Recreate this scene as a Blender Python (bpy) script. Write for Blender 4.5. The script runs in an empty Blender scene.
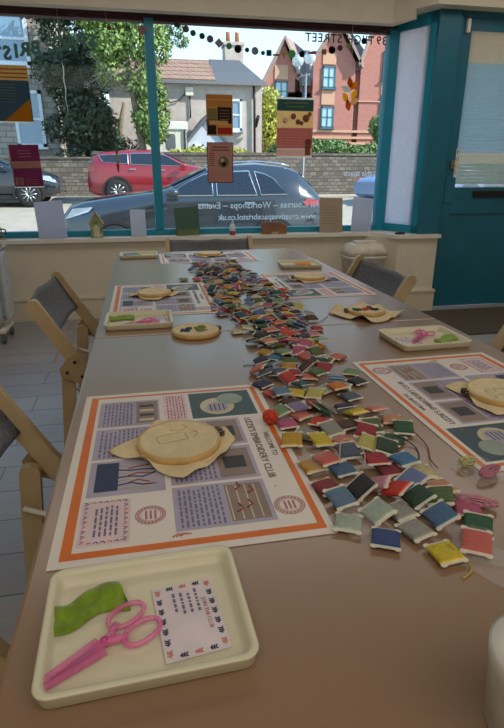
import bpy, bmesh, math, random
from math import sin, cos, pi, radians
from mathutils import Vector, Matrix, Euler
random.seed(7)
SC = bpy.context.scene
COLL = SC.collection

# ------------------------------------------------------------------ camera, sky, sun, lights, exposure
cam_d = bpy.data.cameras.new('camera'); cam = bpy.data.objects.new('camera', cam_d); COLL.objects.link(cam)
cam.location = (0, 0, 1.10)
cam.rotation_euler = (radians(70.0), 0, radians(-11.3))
cam_d.sensor_fit = 'VERTICAL'; cam_d.sensor_height = 24.0; cam_d.lens = 24.0 * 527 / 728
cam_d.clip_start = 0.01; cam_d.clip_end = 500
SC.camera = cam

world = bpy.data.worlds.new('sky'); SC.world = world; world.use_nodes = True
wn = world.node_tree.nodes; wl = world.node_tree.links
bg = wn['Background']; bg.inputs['Strength'].default_value = 1.8
tc = wn.new('ShaderNodeTexCoord'); sep = wn.new('ShaderNodeSeparateXYZ'); rmp = wn.new('ShaderNodeValToRGB')
wl.new(tc.outputs['Generated'], sep.inputs[0]); wl.new(sep.outputs['Z'], rmp.inputs[0]); wl.new(rmp.outputs[0], bg.inputs['Color'])
rmp.color_ramp.elements[0].position = 0.0; rmp.color_ramp.elements[0].color = (0.80, 0.93, 0.97, 1)
rmp.color_ramp.elements[1].position = 0.75; rmp.color_ramp.elements[1].color = (0.20, 0.42, 0.78, 1)
e = rmp.color_ramp.elements.new(0.28); e.color = (0.46, 0.75, 0.92, 1)

sun_d = bpy.data.lights.new('sun', 'SUN'); sun = bpy.data.objects.new('sun', sun_d); COLL.objects.link(sun)
sun_d.energy = 8.5; sun_d.angle = 0.009; sun_d.color = (1.0, 0.93, 0.82)
sun.rotation_euler = Vector((0.72, -0.34, 0.62)).to_track_quat('Z', 'Y').to_euler()

def area(name, loc, size, power, col, rot=(0, 0, 0)):
    d = bpy.data.lights.new(name, 'AREA'); o = bpy.data.objects.new(name, d); COLL.objects.link(o)
    d.shape = 'RECTANGLE'; d.size, d.size_y = size; d.energy = power; d.color = col
    o.location = loc; o.rotation_euler = rot
    return o
area('fill_light', (0.7, -1.2, 2.53), (4.6, 2.2), 43, (1.0, 0.93, 0.82))  # unseen fill added overhead behind the camera to brighten the room
area('fill_light', (1.2, 2.95, 2.53), (4.2, 0.9), 21, (1.0, 0.95, 0.88))  # unseen fill added below the ceiling to lift the window wall
SC.view_settings.view_transform = 'Standard'; SC.view_settings.look = 'None'
SC.view_settings.exposure = 0.0; SC.view_settings.gamma = 1.0; SC.view_settings.use_curve_mapping = False

# ------------------------------------------------------------------ materials
def lin(c):
    if isinstance(c, str):
        c = [int(c[i:i+2], 16) / 255 for i in (0, 2, 4)]
    return tuple((v / 12.92 if v <= 0.04045 else ((v + 0.055) / 1.055) ** 2.4) for v in c) + (1,)
MATS = {}
def mat(name, col, rough=0.6, metal=0.0, vary=0.06, scale=20.0, bump=0.0, spec=0.5, trans=0.0, alpha=1.0, emis=None, sheen=0.0, isl=0.0, subs=0.0, coat=0.0, coatr=0.03, coordn='Object'):
    if name in MATS: return MATS[name]
    m = bpy.data.materials.new(name); m.use_nodes = True; nt = m.node_tree; N = nt.nodes; L = nt.links
    b = N['Principled BSDF']; c = lin(col)
    b.inputs['Roughness'].default_value = rough; b.inputs['Metallic'].default_value = metal
    b.inputs['Specular IOR Level'].default_value = spec
    b.inputs['Transmission Weight'].default_value = trans; b.inputs['Alpha'].default_value = alpha
    b.inputs['Sheen Weight'].default_value = sheen; b.inputs['Coat Weight'].default_value = coat; b.inputs['Coat Roughness'].default_value = coatr
    if subs: b.inputs['Subsurface Weight'].default_value = subs; b.inputs['Subsurface Scale'].default_value = 0.01
    t = N.new('ShaderNodeTexCoord'); n = N.new('ShaderNodeTexNoise'); n.inputs['Scale'].default_value = scale; n.inputs['Detail'].default_value = 4
    L.new(t.outputs[coordn], n.inputs['Vector'])
    r = N.new('ShaderNodeValToRGB')
    r.color_ramp.elements[0].position = 0.3; r.color_ramp.elements[1].position = 0.7
    r.color_ramp.elements[0].color = tuple(max(0, v * (1 - vary * 2)) for v in c[:3]) + (1,)
    r.color_ramp.elements[1].color = tuple(min(1, v * (1 + vary * 2)) for v in c[:3]) + (1,)
    L.new(n.outputs['Fac'], r.inputs[0]); out = r.outputs[0]
    if isl:
        g = N.new('ShaderNodeNewGeometry'); mr = N.new('ShaderNodeMapRange'); mr.inputs[3].default_value = 1 - isl; mr.inputs[4].default_value = 1 + isl
        L.new(g.outputs['Random Per Island'], mr.inputs[0]); h = N.new('ShaderNodeHueSaturation'); L.new(mr.outputs[0], h.inputs['Value']); L.new(out, h.inputs['Color']); out = h.outputs[0]
    L.new(out, b.inputs['Base Color'])
    if bump:
        bp = N.new('ShaderNodeBump'); bp.inputs['Strength'].default_value = bump; bp.inputs['Distance'].default_value = 0.01
        L.new(n.outputs['Fac'], bp.inputs['Height']); L.new(bp.outputs[0], b.inputs['Normal'])
    if emis: b.inputs['Emission Color'].default_value = lin(emis[0]); b.inputs['Emission Strength'].default_value = emis[1]
    MATS[name] = m; return m
def brickmat(name, c1, c2, mortar, bw, bh, rough=0.9, ms=0.02, rot=True, noise=0.0):
    m = bpy.data.materials.new(name); m.use_nodes = True; nt = m.node_tree; N = nt.nodes; L = nt.links; b = N['Principled BSDF']
    b.inputs['Roughness'].default_value = rough
    t = N.new('ShaderNodeTexCoord'); sp = N.new('ShaderNodeSeparateXYZ'); cb = N.new('ShaderNodeCombineXYZ'); br = N.new('ShaderNodeTexBrick')
    L.new(t.outputs['Object'], sp.inputs[0]); ad = N.new('ShaderNodeMath'); ad.operation = 'ADD'
    L.new(sp.outputs['X'], ad.inputs[0]); L.new(sp.outputs['Y'], ad.inputs[1]); L.new(ad.outputs[0], cb.inputs['X']); L.new(sp.outputs['Z' if rot else 'Y'], cb.inputs['Y'])
    if not rot: L.new(sp.outputs['X'], cb.inputs['X'])
    vec = cb.outputs[0]
    if noise:
        nz = N.new('ShaderNodeTexNoise'); nz.inputs['Scale'].default_value = 2.5; mx = N.new('ShaderNodeVectorMath'); mx.operation = 'MULTIPLY_ADD'
        mx.inputs[1].default_value = (noise,) * 3; L.new(nz.outputs['Color'], mx.inputs[0]); L.new(vec, mx.inputs[2]); vec = mx.outputs[0]
    L.new(vec, br.inputs['Vector'])
    br.inputs['Color1'].default_value = lin(c1); br.inputs['Color2'].default_value = lin(c2); br.inputs['Mortar'].default_value = lin(mortar)
    br.inputs['Scale'].default_value = 1; br.inputs['Brick Width'].default_value = bw; br.inputs['Row Height'].default_value = bh; br.inputs['Mortar Size'].default_value = ms
    L.new(br.outputs['Color'], b.inputs['Base Color'])
    bp = N.new('ShaderNodeBump'); bp.inputs['Strength'].default_value = 0.4; L.new(br.outputs['Fac'], bp.inputs['Height']); bp.invert = True
    L.new(bp.outputs[0], b.inputs['Normal']); MATS[name] = m; return m
def glassmat(name, tint=(0.96, 0.98, 0.98), rough=0.0, mix=0.0, col=None):
    m = bpy.data.materials.new(name); m.use_nodes = True; N = m.node_tree.nodes; L = m.node_tree.links; N.remove(N['Principled BSDF'])
    o = N['Material Output']; tr = N.new('ShaderNodeBsdfTransparent'); tr.inputs[0].default_value = tuple(tint) + (1,)
    g = N.new('ShaderNodeBsdfGlossy'); g.inputs['Roughness'].default_value = rough; fr = N.new('ShaderNodeFresnel'); fr.inputs[0].default_value = 1.22
    x = N.new('ShaderNodeMixShader'); L.new(fr.outputs[0], x.inputs[0]); L.new(tr.outputs[0], x.inputs[1]); L.new(g.outputs[0], x.inputs[2]); L.new(x.outputs[0], o.inputs[0])
    MATS[name] = m; return m
def filmmat(name, col, transp=0.0, transl=0.6):
    """translucent sheet: diffuse + translucent, part transparent"""
    m = bpy.data.materials.new(name); m.use_nodes = True; N = m.node_tree.nodes; L = m.node_tree.links; N.remove(N['Principled BSDF'])
    o = N['Material Output']; d = N.new('ShaderNodeBsdfDiffuse'); t = N.new('ShaderNodeBsdfTranslucent'); p = N.new('ShaderNodeBsdfTransparent')
    tx = N.new('ShaderNodeTexCoord'); nz = N.new('ShaderNodeTexNoise'); nz.inputs['Scale'].default_value = 30; L.new(tx.outputs['Object'], nz.inputs['Vector'])
    hs = N.new('ShaderNodeHueSaturation'); hs.inputs['Color'].default_value = lin(col); mr = N.new('ShaderNodeMapRange'); mr.inputs[3].default_value = .92; mr.inputs[4].default_value = 1.08
    L.new(nz.outputs['Fac'], mr.inputs[0]); L.new(mr.outputs[0], hs.inputs['Value'])
    for s in (d, t): L.new(hs.outputs[0], s.inputs[0])
    x = N.new('ShaderNodeMixShader'); x.inputs[0].default_value = transl; L.new(d.outputs[0], x.inputs[1]); L.new(t.outputs[0], x.inputs[2])
    y = N.new('ShaderNodeMixShader'); y.inputs[0].default_value = transp; L.new(x.outputs[0], y.inputs[1]); L.new(p.outputs[0], y.inputs[2]); L.new(y.outputs[0], o.inputs[0])
    MATS[name] = m; return m

# ------------------------------------------------------------------ mesh helpers
class MB:
    def __init__(s): s.bm = bmesh.new(); s.mats = []
    def mi(s, m):
        if m is None: return 0
        if m not in s.mats: s.mats.append(m)
        return s.mats.index(m)
    def face(s, pts, m=None, smooth=False):
        f = s.bm.faces.new([s.bm.verts.new(p) for p in pts]); f.material_index = s.mi(m); f.smooth = smooth; return f
    def box(s, x0, x1, y0, y1, z0, z1, m=None, bev=0.0, M=None):
        r = bmesh.ops.create_cube(s.bm, size=1); vs = r['verts']
        bmesh.ops.scale(s.bm, vec=(x1 - x0, y1 - y0, z1 - z0), verts=vs); bmesh.ops.translate(s.bm, vec=((x0+x1)/2, (y0+y1)/2, (z0+z1)/2), verts=vs)
        i = s.mi(m); fs = set(f for v in vs for f in v.link_faces)
        for f in fs: f.material_index = i
        if bev:
            es = list(set(e for f in fs for e in f.edges)); r = bmesh.ops.bevel(s.bm, geom=es, offset=bev, segments=2, affect='EDGES', profile=0.6)
            vs = [v for f in r['faces'] for v in f.verts]; vs = list(set(vs))
            for f in r['faces']: f.material_index = i
        if M is not None: bmesh.ops.transform(s.bm, matrix=M, verts=list(set(vs)))
        return s
    def rings(s, rings, m=None, caps=True, closed=True, smooth=True):
        R = [[s.bm.verts.new(p) for p in r] for r in rings]; i = s.mi(m)
        for a, b in zip(R, R[1:]):
            n = len(a)
            for k in range(n if closed else n - 1):
                f = s.bm.faces.new((a[k], a[(k+1) % n], b[(k+1) % n], b[k])); f.material_index = i; f.smooth = smooth
        if caps:
            for r in (R[0][::-1], R[-1]):
                f = s.bm.faces.new(r); f.material_index = i
        return s
    def lathe(s, prof, c=(0, 0, 0), n=32, m=None, caps=True, sx=1, sy=1, smooth=True, axis='Z'):
        rs = []
        for r, z in prof:
            ring = []
            for k in range(n):
                a = 2 * pi * k / n; p = (r * cos(a) * sx, r * sin(a) * sy, z)
                if axis == 'Y': p = (p[0], p[2], p[1])
                if axis == 'X': p = (p[2], p[0], p[1])
                ring.append((c[0] + p[0], c[1] + p[1], c[2] + p[2]))
            rs.append(ring)
        return s.rings(rs, m, caps, smooth=smooth)
    def tube(s, pts, r, n=8, m=None, caps=True, flat=1.0):
        pts = [Vector(p) for p in pts]; rs = []
        up = Vector((0, 0, 1))
        for k, p in enumerate(pts):
            d = (pts[min(k+1, len(pts)-1)] - pts[max(k-1, 0)]).normalized()
            a = d.cross(up)
            if a.length < 1e-3: a = d.cross(Vector((1, 0, 0)))
            a.normalize(); b = a.cross(d).normalized()
            rr = r[k] if isinstance(r, (list, tuple)) else r
            rs.append([tuple(p + a * cos(2*pi*j/n) * rr + b * sin(2*pi*j/n) * rr * flat) for j in range(n)])
        return s.rings(rs, m, caps)
    def prism(s, outline, h, M=None, m=None, smooth=False):
        """outline (x,y) ccw extruded along local z from 0 to h, then M"""
        M = M or Matrix(); lo = [M @ Vector((x, y, 0)) for x, y in outline]; hi = [M @ Vector((x, y, h)) for x, y in outline]
        s.rings([lo, hi], m, True, smooth=smooth); return s
    def text(s, txt, size, M, m=None, depth=0.0003, align='CENTER', space=1.0, bold=0.0):
        cu = bpy.data.curves.new('t', 'FONT'); cu.body = txt; cu.size = size; cu.extrude = depth; cu.align_x = align; cu.align_y = 'CENTER'; cu.space_character = space; cu.resolution_u = 2; cu.offset = bold
        o = bpy.data.objects.new('t', cu); COLL.objects.link(o); bpy.context.view_layer.update()
        me = o.to_mesh(); me.transform(M); n0 = len(s.bm.faces); s.bm.from_mesh(me); s.bm.faces.ensure_lookup_table()
        i = s.mi(m)
        for f in s.bm.faces[n0:]: f.material_index = i
        o.to_mesh_clear(); bpy.data.objects.remove(o); bpy.data.curves.remove(cu); return s
    def build(s, name, m=None, parent=None, loc=None, rot=None, subsurf=0):
        bmesh.ops.recalc_face_normals(s.bm, faces=s.bm.faces[:])
        me = bpy.data.meshes.new(name); s.bm.to_mesh(me); s.bm.free()
        ms = s.mats if s.mats else [m]
        for q in ms: me.materials.append(q)
        o = bpy.data.objects.new(name, me); COLL.objects.link(o)
        if parent: o.parent = parent
        if loc: o.location = loc
        if rot: o.rotation_euler = rot
        if subsurf:
            md = o.modifiers.new('s', 'SUBSURF'); md.levels = md.render_levels = subsurf
        return o
def BX(*a, **k): return MB().box(*a, **k)
def tag(o, label=None, cat=None, group=None, kind=None):
    if label: o['label'] = label
    if cat: o['category'] = cat
    if group: o['group'] = group
    if kind: o['kind'] = kind
    return o
def thing(name, label, cat, loc=(0, 0, 0), rz=0, group=None, kind=None):
    o = bpy.data.objects.new(name, None); COLL.objects.link(o); o.location = loc; o.rotation_euler = (0, 0, rz); o.empty_display_size = 0.05
    return tag(o, label, cat, group, kind)
def struct(o, label=None): 
    o['kind'] = 'structure'
    if label: o['label'] = label; 
    return o
def dup(root, loc, rot, label=None):
    r = root.copy(); COLL.objects.link(r); r.location = loc; r.rotation_euler = rot
    if label: r['label'] = label
    for ch in list(root.children):
        c = ch.copy(); COLL.objects.link(c); c.parent = r
        for g in list(ch.children):
            d = g.copy(); COLL.objects.link(d); d.parent = c
    return r
def rrect(w, d, r, n=5, cx=0, cy=0):
    P = []
    for qx, qy, a0 in ((w/2 - r, d/2 - r, 0), (-w/2 + r, d/2 - r, pi/2), (-w/2 + r, -d/2 + r, pi), (w/2 - r, -d/2 + r, 3*pi/2)):
        for k in range(n + 1):
            a = a0 + pi/2 * k / n; P.append((cx + qx + r * cos(a), cy + qy + r * sin(a)))
    return P
def XZ(x=0, y=0, z=0):   # local xy -> world x,z, facing -y (towards the room)
    return Matrix(((1, 0, 0, x), (0, 0, -1, y), (0, 1, 0, z), (0, 0, 0, 1)))
def XZo(x=0, y=0, z=0):  # local xy -> world -x,z, facing +y (read from the street)
    return Matrix(((-1, 0, 0, x), (0, 0, 1, y), (0, 1, 0, z), (0, 0, 0, 1)))

# palette
teal = mat('teal paint', '1687a2', 0.35, vary=0.04, scale=6)
teald = mat('dark teal paint', '12667c', 0.4, vary=0.05, scale=5)
cream = mat('cream wall paint', 'ddd3c0', 0.8, vary=0.02, scale=8)
white = mat('white gloss paint', 'e6e1d5', 0.45, vary=0.02)
maroon = mat('dark red painted beam', '46242a', 0.6, vary=0.1)
wood = mat('pale birch wood', 'b8a07a', 0.5, vary=0.06, scale=12)
paper = mat('white paper', 'e6e1d8', 0.7, vary=0.01)
black = mat('black', '141416', 0.5)
chrome = mat('chrome', 'c9c9c9', 0.2, 1.0)
# resting places of the thread bobbins: colour, x, y, z, turn x, y, z
BOB = [(3,0.2450,1.4093,0.7445,0.00,0.00,2.79),
(0,0.3110,2.1419,0.7445,-0.00,-0.00,0.63),
(15,0.3420,1.5148,0.7445,-0.00,0.00,0.50),
(23,0.2190,0.7153,0.7445,-0.00,-0.00,0.47),
(17,0.3301,1.1515,0.7445,0.00,-0.00,2.98),
(15,0.2311,1.6361,0.7445,-0.00,0.00,1.47),
(9,0.2729,1.0178,0.7445,-0.00,0.00,1.15),
(15,0.2622,2.1601,0.7445,0.00,0.00,1.75),
(17,0.3035,1.8656,0.7445,-0.00,-0.00,1.91),
(13,0.3811,1.2820,0.7445,0.00,0.00,2.07),
(19,0.2810,1.9166,0.7445,-0.00,-0.00,0.42),
(12,0.3701,1.4137,0.7445,0.00,-0.00,1.93),
(27,0.1901,1.9508,0.7445,0.00,-0.00,1.80),
(1,0.3438,2.1539,0.7487,0.12,-0.16,-3.05),
(0,0.2265,1.4955,0.7445,0.00,0.00,0.39),
(3,0.2808,1.1947,0.7445,0.00,0.00,1.71),
(18,0.3105,1.3421,0.7445,0.00,0.00,0.48),
(23,0.3014,1.3907,0.7445,-0.00,0.00,2.18),
(8,0.3342,1.7217,0.7445,0.00,0.00,2.70),
(23,0.3697,1.3738,0.7445,0.00,0.00,0.94),
(2,0.3707,1.5335,0.7445,0.00,-0.00,2.29),
(23,0.2199,1.5188,0.7500,-0.34,-0.02,0.32),
(27,0.3443,1.8207,0.7445,-0.00,0.00,0.29),
(25,0.3610,2.0799,0.7445,0.00,0.00,3.12),
(0,0.2374,0.8006,0.7445,-0.00,-0.00,2.73),
(25,0.3506,1.9183,0.7445,-0.00,0.00,1.07),
(5,0.2877,0.8048,0.7445,0.00,-0.00,0.46),
(8,0.3435,1.3459,0.7489,0.06,-0.25,3.13),
(23,0.3440,1.5539,0.7486,0.00,0.30,1.93),
(19,0.2565,0.8948,0.7445,0.00,-0.00,3.11),
(26,0.3673,1.2392,0.7445,0.00,-0.00,2.64),
(21,0.3015,1.8134,0.7445,-0.00,0.00,2.03),
(3,0.4151,1.3006,0.7483,0.00,-0.27,2.87),
(15,0.3097,1.5149,0.7486,-0.00,-0.30,0.50),
(16,0.2865,1.8441,0.7501,-0.38,0.00,1.91),
(15,0.2551,1.6830,0.7445,0.00,0.00,1.78),
(23,0.3127,1.0912,0.7445,0.00,-0.00,1.82),
(2,0.2089,2.0561,0.7445,0.00,-0.00,2.72),
(19,0.3769,1.9773,0.7445,-0.00,0.00,0.85),
(5,0.3019,1.9814,0.7445,0.00,-0.00,1.32),
(24,0.3461,1.4444,0.7445,0.00,0.00,2.30),
(3,0.3484,1.3824,0.7502,-0.01,0.41,2.49),
(20,0.3132,1.0573,0.7445,0.00,0.00,0.36),
(31,0.3225,1.3898,0.7536,0.00,0.07,2.65),
(18,0.3085,1.6798,0.7445,0.00,-0.00,0.45),
(4,0.3349,1.8203,0.7525,-0.00,0.00,0.75),
(5,0.2191,2.1646,0.7445,-0.00,-0.00,2.49),
(18,0.2814,1.3623,0.7484,-0.00,0.28,2.20),
(7,0.2626,2.0635,0.7445,0.00,0.00,2.46),
(11,0.3856,1.9172,0.7445,0.00,-0.00,2.67),
(13,0.2309,2.1785,0.7525,-0.00,-0.00,1.20),
(18,0.3872,1.6606,0.7445,-0.00,-0.00,2.73),
(30,0.4071,1.2552,0.7483,0.25,0.00,0.14),
(16,0.2444,0.9870,0.7445,-0.00,0.00,2.47),
(15,0.3170,1.9257,0.7485,-0.26,0.00,0.98),
(25,0.2563,2.0090,0.7445,-0.00,-0.00,0.59),
(9,0.2936,2.0966,0.7445,-0.00,0.00,0.62),
(2,0.2046,1.8609,0.7445,-0.00,-0.00,3.08),
(9,0.3428,1.6528,0.7445,-0.00,0.00,0.70),
(13,0.2241,1.3195,0.7445,0.00,-0.00,0.48),
(9,0.3217,1.7317,0.7525,-0.00,0.00,1.67),
(28,0.3544,1.9578,0.7490,-0.30,-0.00,2.22),
(28,0.3143,1.0283,0.7492,-0.03,-0.30,2.05),
(31,0.3007,1.0021,0.7502,-0.38,-0.00,2.78),
(5,0.2315,1.4459,0.7445,0.00,-0.00,1.39),
(5,0.1917,1.4955,0.7445,-0.00,0.00,1.83),
(3,0.2004,2.0153,0.7445,-0.00,-0.00,2.50),
(19,0.4017,1.5198,0.7466,-0.00,-0.15,2.40),
(12,0.2610,1.0468,0.7494,-0.00,0.36,1.89),
(5,0.3247,0.8128,0.7445,-0.00,-0.00,1.11),
(11,0.2552,1.1659,0.7445,-0.00,0.00,1.20),
(3,0.3224,1.6894,0.7525,-0.00,-0.00,0.45),
(18,0.2330,1.0221,0.7445,-0.00,0.00,0.76),
(12,0.2208,1.6712,0.7489,-0.00,0.32,2.26),
(4,0.3290,1.3108,0.7445,0.00,-0.00,0.18),
(30,0.3016,1.7609,0.7445,-0.00,-0.00,2.01),
(7,0.1970,2.1228,0.7445,-0.00,0.00,0.09),
(24,0.2642,1.2293,0.7445,0.00,0.00,1.13),
(7,0.3999,1.7718,0.7445,-0.00,-0.00,3.01),
(12,0.2702,0.9617,0.7445,0.00,-0.00,2.94),
(4,0.3879,1.6004,0.7445,-0.00,-0.00,1.37),
(16,0.2903,1.4912,0.7488,-0.29,0.00,2.24),
(20,0.2785,1.8772,0.7505,0.00,0.45,2.23),
(16,0.3356,1.7402,0.7605,-0.00,0.00,1.74),
(19,0.2016,1.3947,0.7445,-0.00,0.00,1.90),
(27,0.2014,1.7118,0.7445,0.00,-0.00,1.71),
(6,0.3793,1.8705,0.7445,-0.00,-0.00,0.24),
(9,0.1937,1.6897,0.7508,0.27,-0.16,0.65),
(20,0.3851,1.3933,0.7525,0.00,-0.00,1.94),
(4,0.3385,2.1844,0.7502,0.38,0.00,2.81),
(31,0.3510,1.9969,0.7487,-0.28,-0.00,0.70),
(12,0.3494,2.1330,0.7540,-0.00,-0.82,1.82),
(31,0.3627,1.7916,0.7445,-0.00,-0.00,0.36),
(0,0.1945,2.1766,0.7495,0.10,0.24,2.91),
(19,0.2218,1.9766,0.7445,0.00,-0.00,1.45),
(21,0.3504,1.5784,0.7507,0.23,0.19,2.84),
(24,0.3421,1.1132,0.7445,0.00,0.00,-3.07),
(11,0.2533,1.6137,0.7525,0.00,-0.00,1.59),
(1,0.2423,0.6856,0.7445,0.00,-0.00,2.51),
(21,0.2630,1.1914,0.7525,-0.00,0.00,1.46),
(19,0.2368,1.8397,0.7445,0.00,0.00,0.17),
(31,0.2319,1.6974,0.7541,0.10,0.20,1.56),
(1,0.4234,1.5995,0.7487,0.14,0.14,0.59),
(7,0.2422,1.9937,0.7525,-0.00,-0.00,2.08),
(5,0.3500,1.8929,0.7502,-0.31,-0.08,2.40),
(23,0.3374,2.0370,0.7445,-0.00,0.00,0.32),
(4,0.2911,1.1466,0.7445,0.00,0.00,2.14),
(3,0.2119,1.7623,0.7445,0.00,0.00,0.68),
(4,0.3303,1.8579,0.7505,0.33,-0.07,2.10),
(12,0.2078,1.8195,0.7445,-0.00,-0.00,0.31),
(30,0.3081,1.5519,0.7445,0.00,0.00,3.12),
(31,0.3685,1.4519,0.7525,-0.00,0.00,1.49),
(19,0.2516,0.7482,0.7445,-0.00,0.00,1.35),
(23,0.3206,1.9607,0.7526,-0.32,-0.04,2.77),
(23,0.3729,0.9656,0.7445,0.00,-0.00,2.15),
(6,0.3619,1.8409,0.7525,-0.00,0.00,2.13),
(8,0.2859,1.6274,0.7445,-0.00,0.00,3.13),
(10,0.2287,1.2866,0.7484,0.00,-0.28,2.04),
(9,0.3267,1.7845,0.7528,-0.50,-0.08,2.14),
(28,0.2352,1.5617,0.7445,0.00,0.00,0.31),
(12,0.3087,1.4627,0.7503,-0.40,0.00,3.14),
(1,0.3966,1.7271,0.7445,-0.00,-0.00,1.61),
(11,0.3415,1.4804,0.7485,-0.00,-0.29,2.05),
(20,0.2287,0.8895,0.7496,-0.15,0.19,2.40),
(18,0.2586,0.9304,0.7445,-0.00,0.00,2.90),
(19,0.3057,1.1664,0.7525,-0.00,0.00,1.96),
(25,0.3588,1.4233,0.7571,-0.24,-0.05,2.84),
(1,0.3064,1.1277,0.7523,-0.28,-0.26,2.76),
(10,0.2883,2.0609,0.7503,0.39,-0.00,0.87),
(14,0.3128,0.6685,0.7445,-0.00,-0.00,1.60),
(13,0.2812,1.4344,0.7488,-0.28,0.00,3.08),
(28,0.2848,2.0328,0.7524,0.27,0.29,0.01),
(24,0.2534,1.9441,0.7445,-0.00,0.00,1.01),
(20,0.2080,2.0247,0.7525,-0.00,-0.00,1.63),
(29,0.2969,1.9483,0.7542,-0.30,-0.41,0.91),
(25,0.3355,1.2229,0.7488,-0.28,0.00,1.88),
(12,0.2515,1.4915,0.7505,0.32,0.08,1.74),
(6,0.2682,1.9972,0.7575,0.13,0.36,0.85),
(2,0.3133,2.0091,0.7501,0.36,0.01,2.20),
(28,0.2189,0.7289,0.7525,0.00,-0.00,1.82),
(5,0.2467,2.0768,0.7507,0.12,0.32,2.84),
(19,0.3477,2.0658,0.7525,-0.00,0.00,2.22),
(20,0.1941,2.1402,0.7525,-0.00,0.00,-0.01),
(1,0.2298,2.1382,0.7505,-0.25,-0.15,3.00),
(26,0.3530,1.0383,0.7445,0.00,0.00,2.02),
(19,0.2463,1.3300,0.7499,-0.12,0.26,0.04),
(20,0.3230,1.6276,0.7445,-0.00,-0.00,2.26),
(3,0.3277,1.6123,0.7525,0.00,-0.00,0.57),
(2,0.3431,2.0981,0.7521,-0.00,0.60,2.21),
(22,0.2397,1.7946,0.7445,0.00,0.00,2.96),
(28,0.3158,2.0313,0.7560,0.23,-0.00,2.03),
(12,0.3402,0.9487,0.7445,0.00,-0.00,1.00),
(14,0.3113,1.2190,0.7501,-0.26,0.11,2.28),
(21,0.3433,1.9368,0.7584,-0.04,0.25,0.76),
(21,0.2520,0.7115,0.7530,0.61,0.00,1.78),
(5,0.2601,1.7205,0.7445,0.00,0.00,0.59),
(12,0.3975,1.6924,0.7485,-0.00,0.29,1.37),
(18,0.2056,1.5504,0.7494,-0.00,0.36,2.84),
(22,0.3315,2.0570,0.7611,-0.00,0.04,0.46),
(24,0.2577,1.8245,0.7517,-0.31,-0.18,3.05),
(5,0.2626,1.3939,0.7501,0.04,-0.37,2.69),
(12,0.2640,1.7518,0.7493,-0.00,0.35,1.53),
(27,0.2613,1.2138,0.7579,0.00,0.39,1.46),
(16,0.2872,1.2512,0.7485,-0.00,0.29,1.01),
(13,0.2568,2.1092,0.7445,0.00,0.00,1.40),
(17,0.3026,1.2869,0.7445,0.00,-0.00,0.59),
(11,0.3199,0.9288,0.7492,-0.31,-0.00,2.70),
(19,0.2655,1.5888,0.7445,-0.00,-0.00,2.64),
(19,0.3186,0.9002,0.7492,-0.31,0.00,2.68),
(0,0.3581,1.3079,0.7494,0.20,-0.13,2.34),
(2,0.2730,1.7731,0.7532,0.16,0.23,2.04),
(13,0.3637,1.7549,0.7445,0.00,0.00,2.17),
(28,0.3886,1.8119,0.7445,-0.00,0.00,0.54),
(3,0.2938,2.1266,0.7525,-0.00,-0.00,0.56),
(23,0.2840,0.8697,0.7445,-0.00,0.00,2.81),
(22,0.4030,1.3667,0.7532,-0.38,-0.23,2.99),
(0,0.3502,1.0754,0.7445,0.00,-0.00,2.21),
(6,0.2251,0.9294,0.7507,-0.42,-0.00,0.71),
(28,0.2836,1.3316,0.7541,-0.49,-0.19,3.06),
(5,0.3699,1.0580,0.7525,-0.00,0.00,0.10),
(27,0.3358,1.1812,0.7520,0.49,0.03,1.86),
(12,0.2187,1.4011,0.7525,0.00,-0.00,1.83),
(6,0.3631,1.6161,0.7496,-0.11,-0.24,0.23),
(16,0.2815,1.3114,0.7532,0.46,-0.15,0.52),
(23,0.2866,1.6942,0.7525,-0.51,0.05,1.71),
(16,0.1725,2.0456,0.7486,0.00,-0.29,0.67),
(8,0.2478,1.0796,0.7481,-0.24,0.00,0.60),
(13,0.3562,1.1852,0.7519,0.10,0.45,0.79),
(31,0.2854,1.0678,0.7528,-0.34,0.24,0.77),
(16,0.3238,0.8410,0.7494,0.33,-0.00,2.71),
(15,0.2924,1.3845,0.7574,-0.33,-0.09,1.07),
(28,0.2380,2.1135,0.7549,0.03,-0.14,1.19),
(4,0.1965,1.4684,0.7492,-0.07,-0.26,2.11),
(18,0.2776,1.8082,0.7548,-0.00,-0.16,1.97),
(12,0.2515,1.2657,0.7484,-0.00,-0.28,2.04),
(0,0.2521,1.5653,0.7525,-0.00,-0.00,0.99),
(24,0.2961,2.1773,0.7445,-0.00,0.00,2.21),
(21,0.3921,1.5677,0.7484,0.26,0.00,-0.20),
(4,0.2958,1.7932,0.7599,0.12,-0.12,1.54),
(20,0.2043,0.8928,0.7506,-0.00,0.46,2.74),
(30,0.2990,0.9202,0.7530,-0.00,0.70,3.10),
(20,0.3307,1.2790,0.7505,0.06,-0.37,1.99),
(8,0.3858,1.3345,0.7445,0.00,-0.00,-3.10),
(31,0.2772,1.6595,0.7494,0.02,-0.34,1.54),
(27,0.1990,1.6500,0.7527,0.00,-0.66,0.82),
(30,0.2760,0.6688,0.7445,-0.00,-0.00,0.26),
(23,0.1925,0.9133,0.7508,-0.43,0.00,1.10),
(30,0.2859,0.9059,0.7530,-0.00,-0.70,-0.02),
(27,0.2544,0.8271,0.7492,-0.14,0.18,0.51),
(3,0.2480,0.6533,0.7492,0.31,0.00,0.34),
(23,0.2564,0.6202,0.7445,0.00,0.00,0.40),
(30,0.2174,0.7617,0.7445,0.00,-0.00,0.16),
(12,0.3078,0.6472,0.7503,0.39,0.00,0.03),
(3,0.2587,0.4542,0.7445,0.00,-0.00,0.30),
(5,0.2314,0.4535,0.7489,-0.00,-0.32,0.30),
(31,0.3360,0.4434,0.7445,-0.00,0.00,-0.39),
(21,0.3265,0.4104,0.7485,0.26,0.00,-0.55),
(7,0.2852,0.5384,0.7445,0.00,0.00,0.10),
(4,0.2275,0.5505,0.7445,0.00,-0.00,0.20),
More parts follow.
